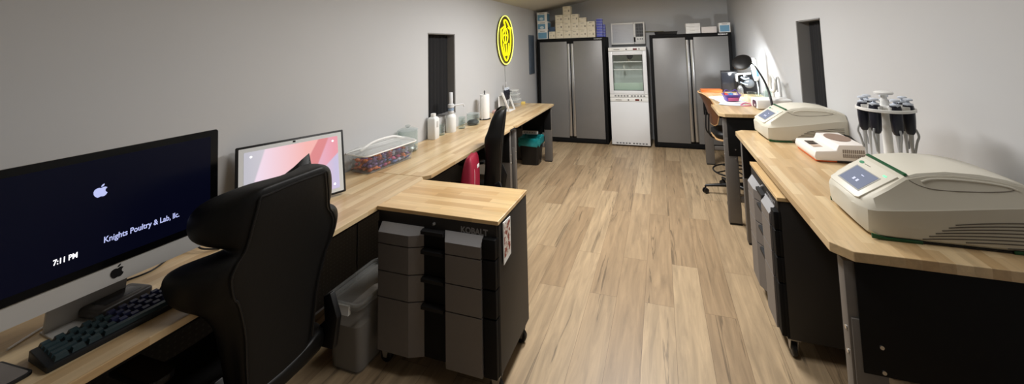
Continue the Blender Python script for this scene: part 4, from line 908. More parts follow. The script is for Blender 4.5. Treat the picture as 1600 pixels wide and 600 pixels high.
# ---------------------------------------------------------------- under the left workbenches
TEAL = mat('teal_bin_liner', (26, 128, 132), 0.28, noise=0.25, scale=30, bump=0.5)
t = thing('trash_can', 'black trash can with a teal liner under the far end of the left workbench', 'trash can', (-1.885, 4.83, 0), R(3))
b = nb(); loft(b, [[(x, y, z) for x, y in rrect(w_, d_, 0.04)] for w_, d_, z in ((0.25, 0.20, 0), (0.255, 0.205, 0.01), (0.315, 0.26, 0.36), (0.305, 0.25, 0.36), (0.245, 0.195, 0.02))]); obj('can', b, PLAST, t)
b = nb(); rings = []
for z, g in ((0.27, 0.016), (0.30, 0.028), (0.345, 0.022), (0.375, 0.026), (0.385, 0.010), (0.365, -0.004), (0.30, -0.02)):
    P = rrect(0.305+g*2-0.02, 0.25+g*2-0.02, 0.045, n=8); rings.append([(x*(1+0.03*sin(3.1*i+z*40)), y*(1+0.03*cos(2.7*i+z*30)), z+0.012*sin(1.3*i)*(1 if z < 0.31 else 0.5)) for i, (x, y) in enumerate(P)])
loft(b, rings, cap=False); obj('liner', b, TEAL, t, smooth=70)
t = thing('power_strip', 'white flat power strip under the far end of the left workbench above the trash can', 'power strip', (-1.93, 4.985, 0.395))
b = nb(); box(b, -0.12, 0.12, -0.035, 0.0, 0, 0.045, 0.006); obj('housing', b, WHITE, t)
b = nb()
for k in range(5): box(b, -0.10+k*0.042, -0.075+k*0.042, -0.0365, -0.034, 0.012, 0.034, 0.001)
obj('sockets', b, mat('grey_socket', (180, 180, 178), 0.5), t)
t.location.y = 4.935
# tall clear bin on the floor
t = thing('floor_bin', 'tall clear plastic bin with white latch on the floor beside the drawer cart, grey contents', 'bin', (-1.700, 1.685, 0), R(0))
SMOKE = glass('dusty_clear_plastic', (236, 236, 234), 0.10, 0.12)
b = nb(); shell(b, 0.195, 0.31, 0.225, 0.345, 0.345, 0.03, 0.004); obj('tub', b, SMOKE, t)
b = nb(); loft(b, [[(x, y, z) for x, y in rrect(0.19*k, 0.305*k, 0.03)] for z, k in ((0.006, 0.985), (0.12, 1.02), (0.235, 1.065), (0.24, 1.0))]); obj('contents', b, mat('grey_granules', (168, 160, 154), 0.8, noise=0.15, scale=200), t)
b = nb(); tube(b, [(x, y, 0.345) for x, y in rrect(0.235, 0.355, 0.035)], 0.009, 8, closed=True); tube(b, [(x, y, 0.366) for x, y in rrect(0.245, 0.365, 0.035)], 0.008, 8, closed=True)
loft(b, [[(x, y, 0.345) for x, y in rrect(0.235, 0.355, 0.035)], [(x, y, 0.37) for x, y in rrect(0.25, 0.37, 0.035)], [(x, y, 0.37) for x, y in rrect(0.242, 0.362, 0.035)], [(x, y, 0.345) for x, y in rrect(0.227, 0.347, 0.035)]]); obj('rim', b, SMOKE, t)
b = nb(); loft(b, [[(-0.06, -0.187, 0.36), (0.06, -0.187, 0.36), (0.06, -0.178, 0.36), (-0.06, -0.178, 0.36)], [(-0.065, -0.196, 0.318), (0.065, -0.196, 0.318), (0.065, -0.18, 0.318), (-0.065, -0.18, 0.318)]]); obj('latch', b, WHITE, t)

# ---------------------------------------------------------------- right workbench: thermal cyclers
SCR = mat('blue_grey_lcd', (104, 112, 132), 0.25, emit=0.35)
SCRL = mat('pale_lcd_icons', (184, 188, 212), 0.3, emit=0.5)
VSLOT = mat('dark_louvre_slot', (92, 84, 72), 0.7)
def thermal_cycler(label, loc, rz=0):
    """local: nose at x=0 facing -x, body along +x, width along y"""
    t = thing('thermal_cycler', label, 'lab instrument', loc, rz, None)
    #      x     z0     wb     zc     wc     zt     wt
    ST = [(0.004, 0.040, 0.085, 0.100, 0.095, 0.112, 0.080), (0.012, 0.030, 0.115, 0.102, 0.124, 0.122, 0.105), (0.030, 0.014, 0.150, 0.104, 0.157, 0.135, 0.132), (0.055, 0.006, 0.166, 0.107, 0.170, 0.153, 0.148),
          (0.105, 0.006, 0.170, 0.112, 0.172, 0.188, 0.150), (0.170, 0.006, 0.170, 0.119, 0.172, 0.231, 0.140), (0.24, 0.006, 0.170, 0.127, 0.172, 0.246, 0.132), (0.32, 0.006, 0.170, 0.138, 0.172, 0.252, 0.130),
          (0.42, 0.006, 0.170, 0.152, 0.172, 0.247, 0.134), (0.50, 0.006, 0.170, 0.162, 0.172, 0.232, 0.142), (0.545, 0.010, 0.168, 0.164, 0.170, 0.214, 0.150), (0.556, 0.018, 0.164, 0.160, 0.166, 0.205, 0.146)]
    rings = []
    for x, z0, wb, zc, wc, zt, wt in ST:
        h = [(wb-0.012, z0), (wb, z0+0.012), (wc, zc), (wc-0.004, zc+0.006), (wt, zt-0.008), (wt-0.010, zt), (wt*0.4, zt+0.004)]
        rings.append([(x, y, z) for y, z in h]+[(x, -y, z) for y, z in reversed(h)])
    b = nb(); loft(b, rings); bd = obj('body', b, CREAM, t, smooth=28)
    # base trim
    b = nb(); 
    P = [(0.08, -0.163), (0.54, -0.166), (0.54, 0.166), (0.08, 0.163), (0.055, 0.14), (0.045, 0.08), (0.045, -0.08), (0.055, -0.14)]
    prism(b, P, 0.0, 0.0065, 'Z'); obj('underside', b, PLAST, t)
    for y in (-1, 1):
        b = nb(); prism(b, [(0.030, 0.004), (0.075, 0.0005), (0.185, 0.0005), (0.185, 0.011), (0.075, 0.011), (0.030, 0.022)], *sorted((y*0.1655, y*0.1715)), 'Y', 0.001); obj('green_base_trim', b, GREEN, t)
        b = nb(); box(b, 0.44, 0.50, *sorted((y*0.166, y*0.1715)), 0.0005, 0.012, 0.001); obj('green_foot', b, GREEN, t)
    # lid with a rounded hand grip line on each flank
    for y in (-1, 1):
        L_ = [(0.205, 0.225), (0.235, 0.209), (0.29, 0.202), (0.37, 0.203), (0.44, 0.209), (0.478, 0.219), (0.486, 0.228), (0.47, 0.237), (0.42, 0.241), (0.34, 0.244), (0.27, 0.242), (0.225, 0.236)]
        def ywall(x, z):   # outer wall of the upper body
            for a, c in zip(ST, ST[1:]):
                if a[0] <= x <= c[0]:
                    k = (x-a[0])/(c[0]-a[0]); zc, wc, zt, wt = [a[j]+(c[j]-a[j])*k for j in (3, 4, 5, 6)]; break
            f = (z-zc-0.006)/max(1e-4, zt-0.008-zc-0.006); return (wc-0.004)+(wt-wc+0.004)*min(1, max(0, f))
        b = nb(); tube(b, [(x, y*(ywall(x, z)+0.0004), z) for x, z in [(0.178, 0.222), (0.205, 0.206), (0.25, 0.196), (0.32, 0.196), (0.40, 0.201), (0.462, 0.209), (0.482, 0.218)]], 0.0016, 6, sub=4); obj('lid_seam', b, mat('grey_seam', (120, 114, 104), 0.6), bd)
        b = nb(); tube(b, [(x, y*(ywall(x, z)+0.001), z) for x, z in [(0.215, 0.219), (0.245, 0.229), (0.30, 0.2335), (0.40, 0.2305), (0.462, 0.222), (0.482, 0.2135)]], 0.004, 8, sub=4); obj('grip_ridge', b, CREAML, bd)
        # louvres along the lower rear flank
        for k in range(8):
            z_ = 0.112-k*0.0125; xs = 0.30-(k-0.0)*0.012 if k < 5 else 0.25+0.02*(k-5); xs = 0.285-0.02*k
            if k > 6: xs = 0.27
            pts = [(xs+(0.525-xs)*q/5, z_-0.030*(1-q/5)**1.5) for q in range(6)]
            pts = [(x, z) for x, z in pts if z > 0.016]
            if len(pts) < 3: continue
            b = nb(); tube(b, [(x, y*(0.1708+0.0014*min(1, (z-0.018)/0.09)), z) for x, z in pts], 0.0019, 6, sub=2); obj('louvre_slot', b, VSLOT, bd)
    # sloping control panel on the nose
    dx, dz = 0.17-0.012, 0.231-0.122; Ln = math.hypot(dx, dz); ang = math.atan2(dz, dx)
    Mt = Matrix.Translation((0.012, 0, 0.1255)) @ Matrix.Rotation(-ang, 4, 'Y')
    b = nb(); prism(b, [(0.012, -0.118), (Ln-0.02, -0.125), (Ln-0.02, 0.125), (0.012, 0.118), (0.004, 0.1), (0.004, -0.1)], -0.004, 0.0045, 'Z', 0.002, mtx=Mt); cp = obj('control_panel', b, CREAML, t)
    b = nb(); prism(b, [(0.030, -0.086), (0.128, -0.088), (0.128, 0.088), (0.030, 0.086)], 0.0035, 0.0055, 'Z', mtx=Mt); obj('bezel', b, mat('grey_bezel', (150, 150, 146), 0.4), cp)
    b = nb(); prism(b, [(0.036, -0.078), (0.124, -0.079), (0.124, 0.079), (0.036, 0.078)], 0.005, 0.0062, 'Z', mtx=Mt); s_ = obj('screen', b, SCR, cp)
    for a0, a1, c0, c1 in ((0.060, 0.073, -0.025, -0.012), (0.060, 0.073, 0.0, 0.014), (0.095, 0.099, -0.02, 0.0)):
        b = nb(); prism(b, [(a0, c0), (a1, c0), (a1, c1), (a0, c1)], 0.006, 0.0066, 'Z', mtx=Mt); obj('screen_icon', b, SCRL, s_)
    b = nb(); prism(b, [(0.142, -0.095), (0.150, -0.095), (0.150, -0.075), (0.142, -0.075)], 0.004, 0.0056, 'Z', mtx=Mt); obj('status_light', b, mat('green_status_light', (110, 220, 160), 0.3, emit=0.9), cp)
    b = nb(); lathe(b, [(0.011, 0.004), (0.011, 0.0052)], n=20, mtx=Mt @ Matrix.Translation((0.150, 0.088, 0)) @ Matrix.Diagonal((0.7, 1.5, 1, 1))); obj('logo', b, mat('green_logo', (52, 132, 92), 0.5), cp)
    b = nb(); prism(b, [(0.148, 0.02), (0.151, 0.02), (0.151, 0.065), (0.148, 0.065)], 0.004, 0.0052, 'Z', mtx=Mt); obj('printing', b, INK, cp)
    b = nb(); loft(b, [[(0.168, -0.132, 0.2335), (0.168, 0.132, 0.2335), (0.180, 0.132, 0.2385), (0.180, -0.132, 0.2385)], [(0.166, -0.128, 0.2375), (0.166, 0.128, 0.2375), (0.178, 0.128, 0.2425), (0.178, -0.128, 0.2425)]]); obj('green_latch_gap', b, GREEN, bd)
    # lid top shell, a little proud of the body
    rings = []
    for x, g in ((0.176, 0.0), (0.21, 0.004), (0.30, 0.004), (0.40, 0.004), (0.47, 0.003), (0.50, 0.0)):
        for a, c in zip(ST, ST[1:]):
            if a[0] <= x <= c[0]:
                k = (x-a[0])/(c[0]-a[0]); zt, wt = [a[j]+(c[j]-a[j])*k for j in (5, 6)]
        rings.append([(x, wt-0.004, zt-0.004), (x, wt-0.010, zt+g+0.001), (x, wt*0.4, zt+g+0.005), (x, -wt*0.4, zt+g+0.005), (x, -wt+0.010, zt+g+0.001), (x, -wt+0.004, zt-0.004)])
    b = nb(); loft(b, rings); obj('lid', b, CREAML, t, smooth=30)
    b = nb(); box(b, 0.006, 0.02, -0.042, -0.020, 0.070, 0.082, 0.001); obj('usb_port', b, mat('dark_green_port', (24, 62, 30), 0.4), bd)
    return t
tc1 = thermal_cycler('large cream thermal cycler in the right foreground, nearest the camera on the right workbench', (0.716, 1.853, HR), 0)
tc2 = dup(tc1, (0.722, 3.215, HR), R(3), 'cream thermal cycler at the far end of the right workbench, under the right window')
t = thing('black_power_cord', 'black cord behind the far thermal cycler lying on the right workbench', 'cord', (1.283, 3.11, HR))
b = nb(); tube(b, [(-0.02, 0.10, 0.06), (-0.008, 0.03, 0.07), (-0.006, -0.05, 0.05), (-0.012, -0.10, 0.005)], 0.006, 8, sub=5); t.location.x = 1.268; t.location.y = 2.99; obj('cord', b, PLAST, t)
# dry block heater
t = thing('dry_block_heater', 'white block heater with orange base edge between the two thermal cyclers', 'lab instrument', (1.035, 2.775, HR), R(1))
b = nb(); P = [(-0.132, 0.012), (-0.140, 0.035), (-0.132, 0.068), (-0.02, 0.076), (-0.006, 0.112), (0.130, 0.116), (0.138, 0.10), (0.138, 0.012)]
prism(b, P, -0.16, 0.16, 'Y', 0.007); bd = obj('housing', b, mat('white_instrument_shell', (232, 226, 220), 0.4), t)
b = nb(); prism(b, rrect(0.262, 0.31, 0.02), 0.004, 0.0135, 'Z', 0.002); obj('orange_base_edge', b, ORANGE, t)
b = nb()
for x in (-0.10, 0.10):
    for y in (-0.12, 0.12): cyl(b, (x, y, 0), (x, y, 0.006), 0.012, 12)
obj('rubber_feet', b, PLAST, t)
b = nb(); lathe(b, [(0.068, 0.1135), (0.068, 0.1172), (0.05, 0.1176)], n=36, mtx=Matrix.Translation((0.062, 0.02, 0)) @ Matrix.Diagonal((0.95, 1.5, 1, 1))); obj('well_cover', b, mat('brown_well_cover', (142, 120, 106), 0.6), t)
b = nb(); box(b, -0.11, -0.055, -0.01, 0.075, 0.0708, 0.0745, 0.001); d_ = obj('display', b, mat('dark_brown_display', (56, 48, 44), 0.25), t)
b = nb(); box(b, -0.11, -0.055, -0.07, -0.02, 0.0705, 0.0738, 0.001); obj('keypad', b, mat('tan_keypad', (190, 168, 148), 0.5), t)
b = nb()
for x in range(11):
    for z in range(2): box(b, 0.012+x*0.0105, 0.019+x*0.0105, -0.1612, -0.159, 0.036+z*0.027, 0.058+z*0.027)
obj('vent_slots', b, mat('grey_brown_slots', (140, 130, 122), 0.6), bd)
b = nb(); box(b, -0.02, 0.095, -0.1612, -0.157, 0.004, 0.0155); obj('black_base_strip', b, PLAST, t)
# pipette carousel
CAR = (1.050, 2.140, HR)
t = thing('pipette_carousel', 'white round pipette carousel stand on the right workbench behind the near thermal cycler', 'rack', CAR)
b = nb(); lathe(b, [(0.075, 0), (0.078, 0.006), (0.06, 0.014), (0.026, 0.03), (0.02, 0.06), (0.0175, 0.40), (0.016, 0.46)], n=28); obj('pole', b, WHITE, t)
b = nb(); lathe(b, [(0.018, 0.418), (0.062, 0.418), (0.067, 0.424), (0.067, 0.436), (0.062, 0.440), (0.018, 0.440)], n=36)
for k in range(7):
    a = 2*pi*k/7+0.22; m = Matrix.Rotation(a, 4, 'Z')
    for s in (-1, 1): prism(b, [(0.06, s*0.014-0.005), (0.094, s*0.0195-0.005), (0.094, s*0.0195+0.005), (0.06, s*0.014+0.005)], 0.420, 0.442, 'Z', 0.002, mtx=m)
lathe(b, [(0.107, 0.416), (0.112, 0.418), (0.112, 0.429), (0.107, 0.431), (0.105, 0.424), (0.107, 0.416)], n=48, cap=False)
obj('holder_ring', b, WHITE, t)
b = nb(); lathe(b, [(0.016, 0.455), (0.012, 0.475), (0.012, 0.488), (0.036, 0.494), (0.038, 0.502), (0.03, 0.507)], n=24); obj('top_knob', b, WHITE, t)
wh = ['nearest the wall', 'rear right', 'rear left', 'left', 'front left', 'front', 'right']
first = None
wh2 = ['on the wall side', 'at the back facing the far cyclers', 'at the back left', 'on the aisle side', 'at the front left', 'at the front', 'at the front right']
for k in range(7):
    a = 2*pi*k/7+0.22
    lab = f'dark-gripped pipette hanging on the white carousel, {wh2[k]}'
    if first is None: p_ = first = pipette('pipette', lab, None, 0.225, 'pipettes on the carousel')
    else: p_ = dup(first, (0, 0, 0), 0, lab)
    p_.location = (CAR[0]+0.084*cos(a), CAR[1]+0.084*sin(a), HR+0.428); p_.rotation_euler = (0, 0, a+pi/2)

# ---------------------------------------------------------------- far right desk
t = thing('orange_folder', 'orange folder lying at the far left end of the tall corner desk', 'folder', (0.625, 5.12, HD), R(-4))
b = nb(); box(b, -0.13, 0.13, -0.085, 0.085, 0, 0.024, 0.003); obj('folder', b, mat('orange_board', (222, 122, 62), 0.6, noise=0.05, scale=30), t)
b = nb(); box(b, -0.128, 0.132, -0.087, 0.083, 0.0245, 0.032, 0.002, mtx=Matrix.Rotation(R(4), 4, 'Z')); obj('cover', b, mat('orange_board', (222, 122, 62), 0.6), t)
for k, (x, y, rz, w_, h_, lab) in enumerate([(0.73, 4.32, 12, 0.28, 0.22, 'white sheet of paper under the purple basket on the corner desk'), (0.70, 4.12, -14, 0.24, 0.17, 'pale crumpled sheet of paper at the near edge of the sheets on the corner desk'), (0.64, 4.52, 20, 0.21, 0.28, 'white sheet of paper behind the purple basket on the corner desk')]):
    b = nb(); n_ = 8; tb = bmesh.new(); V = [[tb.verts.new(((i/n_-0.5)*w_, (j/n_-0.5)*h_, 0.0012+k*0.0012+0.003*max(0, sin(i*0.9+k)*cos(j*0.8)))) for j in range(n_+1)] for i in range(n_+1)]
    for i in range(n_):
        for j in range(n_): tb.faces.new((V[i][j], V[i+1][j], V[i+1][j+1], V[i][j+1]))
    r_ = bmesh.ops.extrude_face_region(tb, geom=tb.faces[:]); bmesh.ops.translate(tb, verts=[v for v in r_['geom'] if isinstance(v, bmesh.types.BMVert)], vec=(0, 0, 0.0008))
    merge(b, tb); o = obj('paper_sheet', b, PAPER if k != 1 else mat('pale_blue_paper', (206, 214, 222), 0.6), loc=(x, y, HD), rot=(0, 0, R(rz))); tag(o, lab, 'paper', 'papers on the corner desk')
t = thing('sweet_basket', 'purple basket of red and blue sweets on the corner desk', 'basket', (0.735, 4.33, HD+0.010), R(8))
PUR = mat('purple_plastic', (108, 84, 172), 0.4, noise=0.2, scale=40)
b = nb(); shell(b, 0.125, 0.105, 0.165, 0.14, 0.066, 0.015, 0.004); obj('tub', b, PUR, t)
b = nb(); tube(b, [(x, y, 0.066) for x, y in rrect(0.168, 0.143, 0.018)], 0.005, 6, closed=True); tube(b, [(-0.08, 0, 0.066), (-0.06, 0.0, 0.115), (0.0, 0.0, 0.10), (0.05, 0, 0.115), (0.08, 0, 0.066)], 0.005, 6, sub=4); obj('rim_and_handle', b, PUR, t)
b = nb(); box(b, -0.055, 0.055, -0.0655, -0.0625, 0.012, 0.05, 0.001, mtx=Matrix.Rotation(R(9), 4, 'X')); obj('front_label', b, mat('magenta_label', (196, 96, 140), 0.5), t)
rs = random.Random(5)
for k in range(9):
    c = [('red', (220, 70, 52)), ('blue', (86, 142, 204)), ('pale', (240, 224, 214))][k % 3]
    x, y, z = -0.052+(k % 3)*0.05+rs.uniform(-.005, .005), -0.035+(k//3)*0.036, HD+0.068+0.008*(k % 2)
    b = nb(); box(b, -0.022, 0.022, -0.015, 0.015, -0.011, 0.011, 0.008); o = obj('wrapped_sweet', b, mat('basket_sweet_'+c[0], c[1], 0.35), loc=(0.735+x, 4.33+y, z), rot=(rs.uniform(-.4, .4), rs.uniform(-.4, .4), rs.uniform(0, 3)))
    tag(o, f'{c[0]} wrapped sweet in the purple basket on the corner desk', 'sweet', f'{c[0]} sweets in the purple basket')
t = thing('pink_ribbon', 'pink looped ribbon lying between the purple basket and the white instrument box', 'ribbon', (0.83, 4.06, HD))
b = nb(); tube(b, [(-0.05, 0.02, 0.004), (0.0, 0.05, 0.02), (0.05, 0.03, 0.008), (0.03, -0.02, 0.004), (-0.03, -0.05, 0.004), (-0.06, -0.02, 0.004)], 0.006, 6, sub=5); obj('ribbon', b, mat('dusty_pink_ribbon', (206, 110, 140), 0.5), t)
t = thing('silver_bottle', 'silver narrow-necked bottle on the corner desk behind the purple basket', 'bottle', (0.905, 4.72, HD))
b = nb(); lathe(b, [(0.032, 0), (0.034, 0.005), (0.034, 0.09), (0.026, 0.112), (0.016, 0.125), (0.016, 0.14)], n=24); obj('bottle_body', b, mat('dull_silver', (152, 152, 152), 0.25, 0.8), t)
b = nb(); lathe(b, [(0.019, 0.138), (0.019, 0.158), (0.016, 0.16)], n=18); obj('cap', b, PLAST, t)
# white instrument with dark oval window
t = thing('white_instrument_box', 'low white instrument box with a dark rounded end on the corner desk', 'lab instrument', (1.02, 3.93, HD), R(3))
b = nb(); box(b, -0.155, 0.155, -0.10, 0.10, 0.006, 0.098, 0.012, 3); bd = obj('housing', b, mat('bright_white_shell', (238, 238, 236), 0.4), t)
b = nb(); prism(b, rrect(0.115, 0.07, 0.03, cx=-0.03, cy=0.05), -0.1585, -0.152, 'X', 0.002); e_ = obj('dark_end_window', b, mat('dark_purple_window', (70, 46, 62), 0.25), t)
b = nb(); box(b, -0.1598, -0.158, -0.06, -0.035, 0.03, 0.048, 0.001); obj('button', b, WHITE, e_)
b = nb()
for x in (-0.12, 0.12):
    for y in (-0.07, 0.07): cyl(b, (x, y, 0), (x, y, 0.007), 0.012, 12)
obj('rubber_feet', b, PLAST, t)
# black case at the back
t = thing('black_instrument_case', 'black boxy machine with glossy front at the far end of the corner desk', 'machine', (0.872, 5.20, HD), R(-6))
b = nb(); box(b, -0.10, 0.10, -0.09, 0.11, 0.0, 0.268, 0.006); obj('housing', b, mat('charcoal_housing', (34, 34, 38), 0.35), t)
b = nb(); box(b, -0.092, 0.055, -0.094, -0.088, 0.02, 0.25, 0.003); obj('glossy_front', b, mat('glossy_charcoal', (44, 46, 52), 0.12), t)
b = nb(); box(b, 0.062, 0.092, -0.0935, -0.089, 0.03, 0.24, 0.002); cyl(b, (0.077, -0.092, 0.17), (0.077, -0.102, 0.17), 0.010, 12); cyl(b, (0.077, -0.092, 0.12), (0.077, -0.102, 0.12), 0.010, 12); obj('button_strip', b, PLAST, t)
# black rounded machine with a white swing arm
t = thing('black_rounded_machine', 'black rounded machine with domed front and white top arm on the corner desk', 'machine', (1.055, 5.0, HD), R(-4))
b = nb(); loft(b, [[(x, y, z) for x, y in rrect(w_, d_, 0.05)] for w_, d_, z in ((0.17, 0.18, 0), (0.185, 0.20, 0.01), (0.185, 0.19, 0.12), (0.20, 0.17, 0.2), (0.19, 0.15, 0.245), (0.12, 0.1, 0.255))]); obj('housing', b, mat('glossy_black_shell', (20, 20, 22), 0.2), t)
b = nb(); sphere(b, (0.0, -0.085, 0.13), 0.062, 1, 0.5, 1); obj('dome', b, mat('smoked_dome', (88, 92, 96), 0.08), t)
b = nb(); tube(b, [(-0.135, -0.09, 0.16), (-0.135, -0.09, 0.235), (-0.115, -0.09, 0.25), (0.03, -0.07, 0.255)], 0.011, 8, sub=4); obj('swing_arm', b, WHITE, t)
b = nb(); tube(b, [(-0.09, -0.10, 0.215), (-0.05, -0.106, 0.19), (0.0, -0.11, 0.20)], 0.010, 8, sub=4); tube(b, [(-0.10, -0.10, 0.15), (-0.05, -0.106, 0.125), (-0.02, -0.11, 0.12)], 0.008, 8, sub=4); obj('side_hose', b, mat('grey_blue_hose', (150, 168, 182), 0.4), t)
# pipette controller on its glass pipette, standing in a flask
t = thing('pipette_controller', 'tall white and blue pipette controller with a thin glass stem among the beakers', 'pipette controller', (1.075, 4.60, HD))
b = nb(); lathe(b, [(0.045, 0), (0.047, 0.004), (0.044, 0.012), (0.012, 0.03), (0.006, 0.05)], n=24); obj('stand_base', b, GLASS, t)
b = nb(); tube(b, [(0, 0, 0.03), (0.0, 0.0, 0.12), (-0.010, 0.012, 0.21)], 0.006, 8); obj('glass_stem', b, mat('white_glass_stem', (226, 232, 236), 0.2), t)
b = nb(); tube(b, [(-0.010, 0.012, 0.20), (-0.012, 0.014, 0.25)], [0.02, 0.032], 14); obj('white_cone', b, WHITE, t)
b = nb(); tube(b, [(-0.012, 0.014, 0.25), (-0.018, 0.02, 0.325)], [0.033, 0.03], 14); obj('blue_grip', b, mat('sky_blue_grip', (120, 178, 222), 0.4), t)
b = nb(); tube(b, [(-0.018, 0.02, 0.325), (-0.028, 0.025, 0.44), (-0.030, 0.026, 0.465)], [0.033, 0.036, 0.026], 16); obj('handle', b, WHITE, t)
beaker('short wide glass beaker at the left of the glassware behind the white instrument box', (0.965, 4.44, HD), 0.045, 0.085)
beaker('glass beaker in the middle of the glassware behind the white instrument box', (1.01, 4.28, HD), 0.04, 0.10)
beaker('glass beaker at the right of the glassware behind the white instrument box', (1.11, 4.36, HD), 0.045, 0.11)
beaker('narrow glass beaker at the foot of the white loop', (1.145, 4.50, HD), 0.03, 0.14)
# white loop
t = thing('white_tube_loop', 'thick white D-shaped tube loop on a post near the right wall, on the corner desk', 'tube loop', (1.118, 4.22, HD))
b = nb(); tube(b, [(0, 0.055, 0.15), (0, 0.045, 0.23), (0, 0.015, 0.30), (0, -0.03, 0.285), (0, -0.085, 0.25), (0, -0.10, 0.20), (0, -0.075, 0.145), (0, -0.02, 0.13), (0, 0.03, 0.135)], 0.0125, 10, closed=True, sub=5); obj('loop', b, WHITE, t)
b = nb(); cyl(b, (0, -0.03, 0.006), (0, -0.03, 0.125), 0.010, 12); cyl(b, (0, 0.0, 0.006), (0, 0.0, 0.125), 0.007, 12); lathe(b, [(0.05, 0), (0.052, 0.004), (0.045, 0.008)], n=24, c=(0, -0.015, 0)); obj('post', b, WHITE, t)
t = thing('grey_hose', 'thin grey bent hose standing against the right wall beside the white loop', 'hose', (1.148, 4.085, HD))
b = nb(); tube(b, [(0.0, -0.02, 0.005), (0.0, -0.025, 0.12), (0.002, -0.01, 0.22), (-0.004, 0.015, 0.285), (-0.01, 0.05, 0.27), (-0.01, 0.06, 0.20), (-0.012, 0.03, 0.14)], 0.009, 8, sub=5); obj('hose', b, mat('grey_hose_rubber', (186, 186, 184), 0.5), t)
# magnifier lamp
t = thing('desk_lamp', 'black gooseneck ring lamp lit over the corner desk', 'lamp', (0.985, 3.752, HD))
o3 = Vector((0.985, 3.752, HD))
b = nb(); lathe(b, [(0.055, 0), (0.057, 0.004), (0.05, 0.014), (0.012, 0.02), (0.009, 0.05)], n=26); obj('lamp_base', b, PLAST, t)
Hc = LAMP_C-o3
b = nb(); tube(b, [(0, 0, 0.04), (-0.002, 0.06, 0.15), (-0.004, 0.20, 0.265), (-0.010, 0.40, 0.362), Vector((0.0, 0.60, 0.405)), Hc+Vector((0.07, -0.05, -0.003))], [0.011, 0.010, 0.009, 0.008, 0.008, 0.009], 10, sub=5); obj('gooseneck', b, PLAST, t)
mq = Matrix.Translation(Hc) @ LAMP_N.to_track_quat('Z', 'Y').to_matrix().to_4x4()
b = nb(); lathe(b, [(0.03, -0.022), (0.085, -0.018), (0.108, -0.006), (0.110, 0.006), (0.106, 0.016), (0.096, 0.016)], n=40, mtx=mq); hd = obj('lamp_head', b, PLAST, t)
b = nb(); lathe(b, [(0.096, 0.0165), (0.096, 0.019)], n=36, mtx=mq); obj('light_diffuser', b, mat('lit_diffuser', (250, 252, 255), 0.5, emit=6), hd)

# ---------------------------------------------------------------- wood-backed swivel chair
PLY = mat('walnut_plywood', (96, 62, 42), 0.4, noise=0.15, scale=18); PLYE = mat('pale_ply_edge', (196, 158, 112), 0.5)
t = thing('swivel_chair', 'wooden-backed swivel chair with black seat at the tall corner desk', 'chair', (0.685, 4.28, 0), R(4))
# local: faces +x
def ply_rings(off):
    rings = []
    for z, hw, x, cv in ((0.775, 0.10, -0.185, 0.01), (0.80, 0.15, -0.192, 0.025), (0.88, 0.185, -0.205, 0.04), (0.98, 0.19, -0.235, 0.045), (1.07, 0.18, -0.275, 0.04), (1.11, 0.15, -0.296, 0.025), (1.125, 0.11, -0.304, 0.015)):
        n = 9; A = [(x+cv*((k/(n-1)*2-1)**2)*1.6+off, hw*(k/(n-1)*2-1), z) for k in range(n)]
        rings.append(A+[(a+0.010, y, c) for a, y, c in reversed(A)])
    return rings
b = nb(); loft(b, ply_rings(0)); bk = obj('backrest', b, PLY, t, smooth=50)
b = nb()
rr_ = ply_rings(0); n = 9
edge = [r[0] for r in rr_]+[rr_[-1][k] for k in range(1, n)]+[r[n-1] for r in rr_[::-1]][1:]+[rr_[0][k] for k in range(n-2, 0, -1)]
tube(b, [(x+0.005, y, z) for x, y, z in edge], 0.0065, 6, closed=True); obj('pale_edge', b, PLYE, bk)
b = nb(); loft(b, [[(x+0.03, y, z) for x, y in rrect(w_, d_, 0.09)] for w_, d_, z in ((0.36, 0.36, 0.625), (0.40, 0.40, 0.632), (0.40, 0.40, 0.644), (0.36, 0.36, 0.648))]); obj('seat_shell', b, PLYE, t, smooth=50)
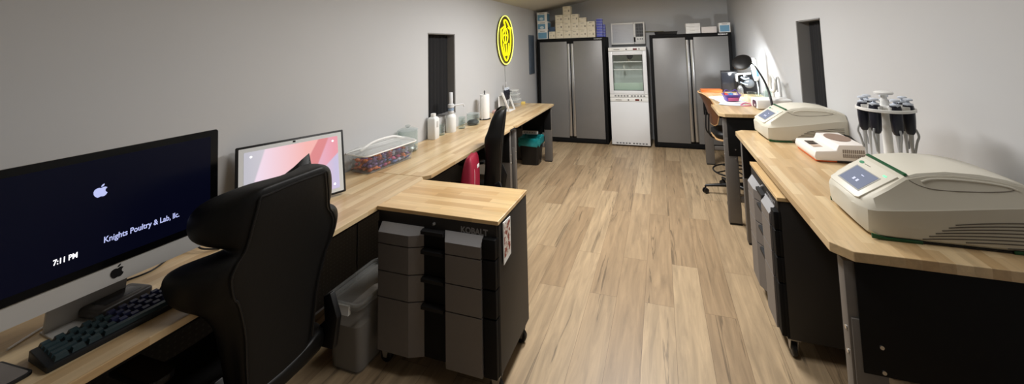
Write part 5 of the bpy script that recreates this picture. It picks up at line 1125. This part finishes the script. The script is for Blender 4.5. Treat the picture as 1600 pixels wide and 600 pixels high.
b = nb(); loft(b, [[(x+0.03, y, z) for x, y in rrect(w_, d_, 0.10)] for w_, d_, z in ((0.36, 0.36, 0.6485), (0.40, 0.40, 0.665), (0.40, 0.40, 0.70), (0.35, 0.35, 0.72), (0.2, 0.2, 0.722))]); obj('seat_cushion', b, LEATHER, t, smooth=60)
for s in (-1, 1):
    b = nb(); tube(b, [(-0.01, s*0.05, 0.615), (-0.16, s*0.065, 0.63), (-0.222, s*0.075, 0.68), (-0.225, s*0.08, 0.78), (-0.216, s*0.08, 0.90)], 0.008, 8, sub=5); obj('back_bracket', b, PLAST, t)
b = nb(); box(b, -0.08, 0.12, -0.08, 0.08, 0.598, 0.6245, 0.006); cyl(b, (0.02, 0, 0.10), (0.02, 0, 0.60), 0.025, 16); cyl(b, (0.02, 0, 0.08), (0.02, 0, 0.34), 0.034, 16); obj('gas_lift', b, PLAST, t)
b = nb(); tube(b, [(0.02+0.21*cos(2*pi*k/32), 0.21*sin(2*pi*k/32), 0.27) for k in range(32)], 0.009, 8, closed=True)
for k in range(4): a = 2*pi*k/4+0.4; cyl(b, (0.02+0.03*cos(a), 0.03*sin(a), 0.285), (0.02+0.21*cos(a), 0.21*sin(a), 0.27), 0.007, 8)
obj('foot_ring', b, PLAST, t)
for k in range(5):
    a = 2*pi*k/5+pi+R(-6); e = Vector((0.02+0.30*cos(a), 0.30*sin(a), 0.085)); c = Vector((0.02+0.02*cos(a), 0.02*sin(a), 0.115))
    b = nb(); tube(b, [c, c.lerp(e, 0.5)+Vector((0, 0, 0.004)), e], [0.024, 0.018, 0.012], 10, sub=3); cyl(b, e, e-Vector((0, 0, 0.03)), 0.009, 10); lg = obj('base_leg', b, PLAST, t)
    b = nb()
    for q in (-1, 1):
        m = Matrix.Translation((e.x, e.y, 0.030)) @ Matrix.Rotation(a+0.6, 4, 'Z') @ Matrix.Translation((0, q*0.014, 0)) @ Matrix.Rotation(pi/2, 4, 'X')
        lathe(b, [(0.02, -0.009), (0.029, -0.006), (0.029, 0.006), (0.02, 0.009)], n=18, mtx=m)
    obj('caster', b, PLAST, lg)
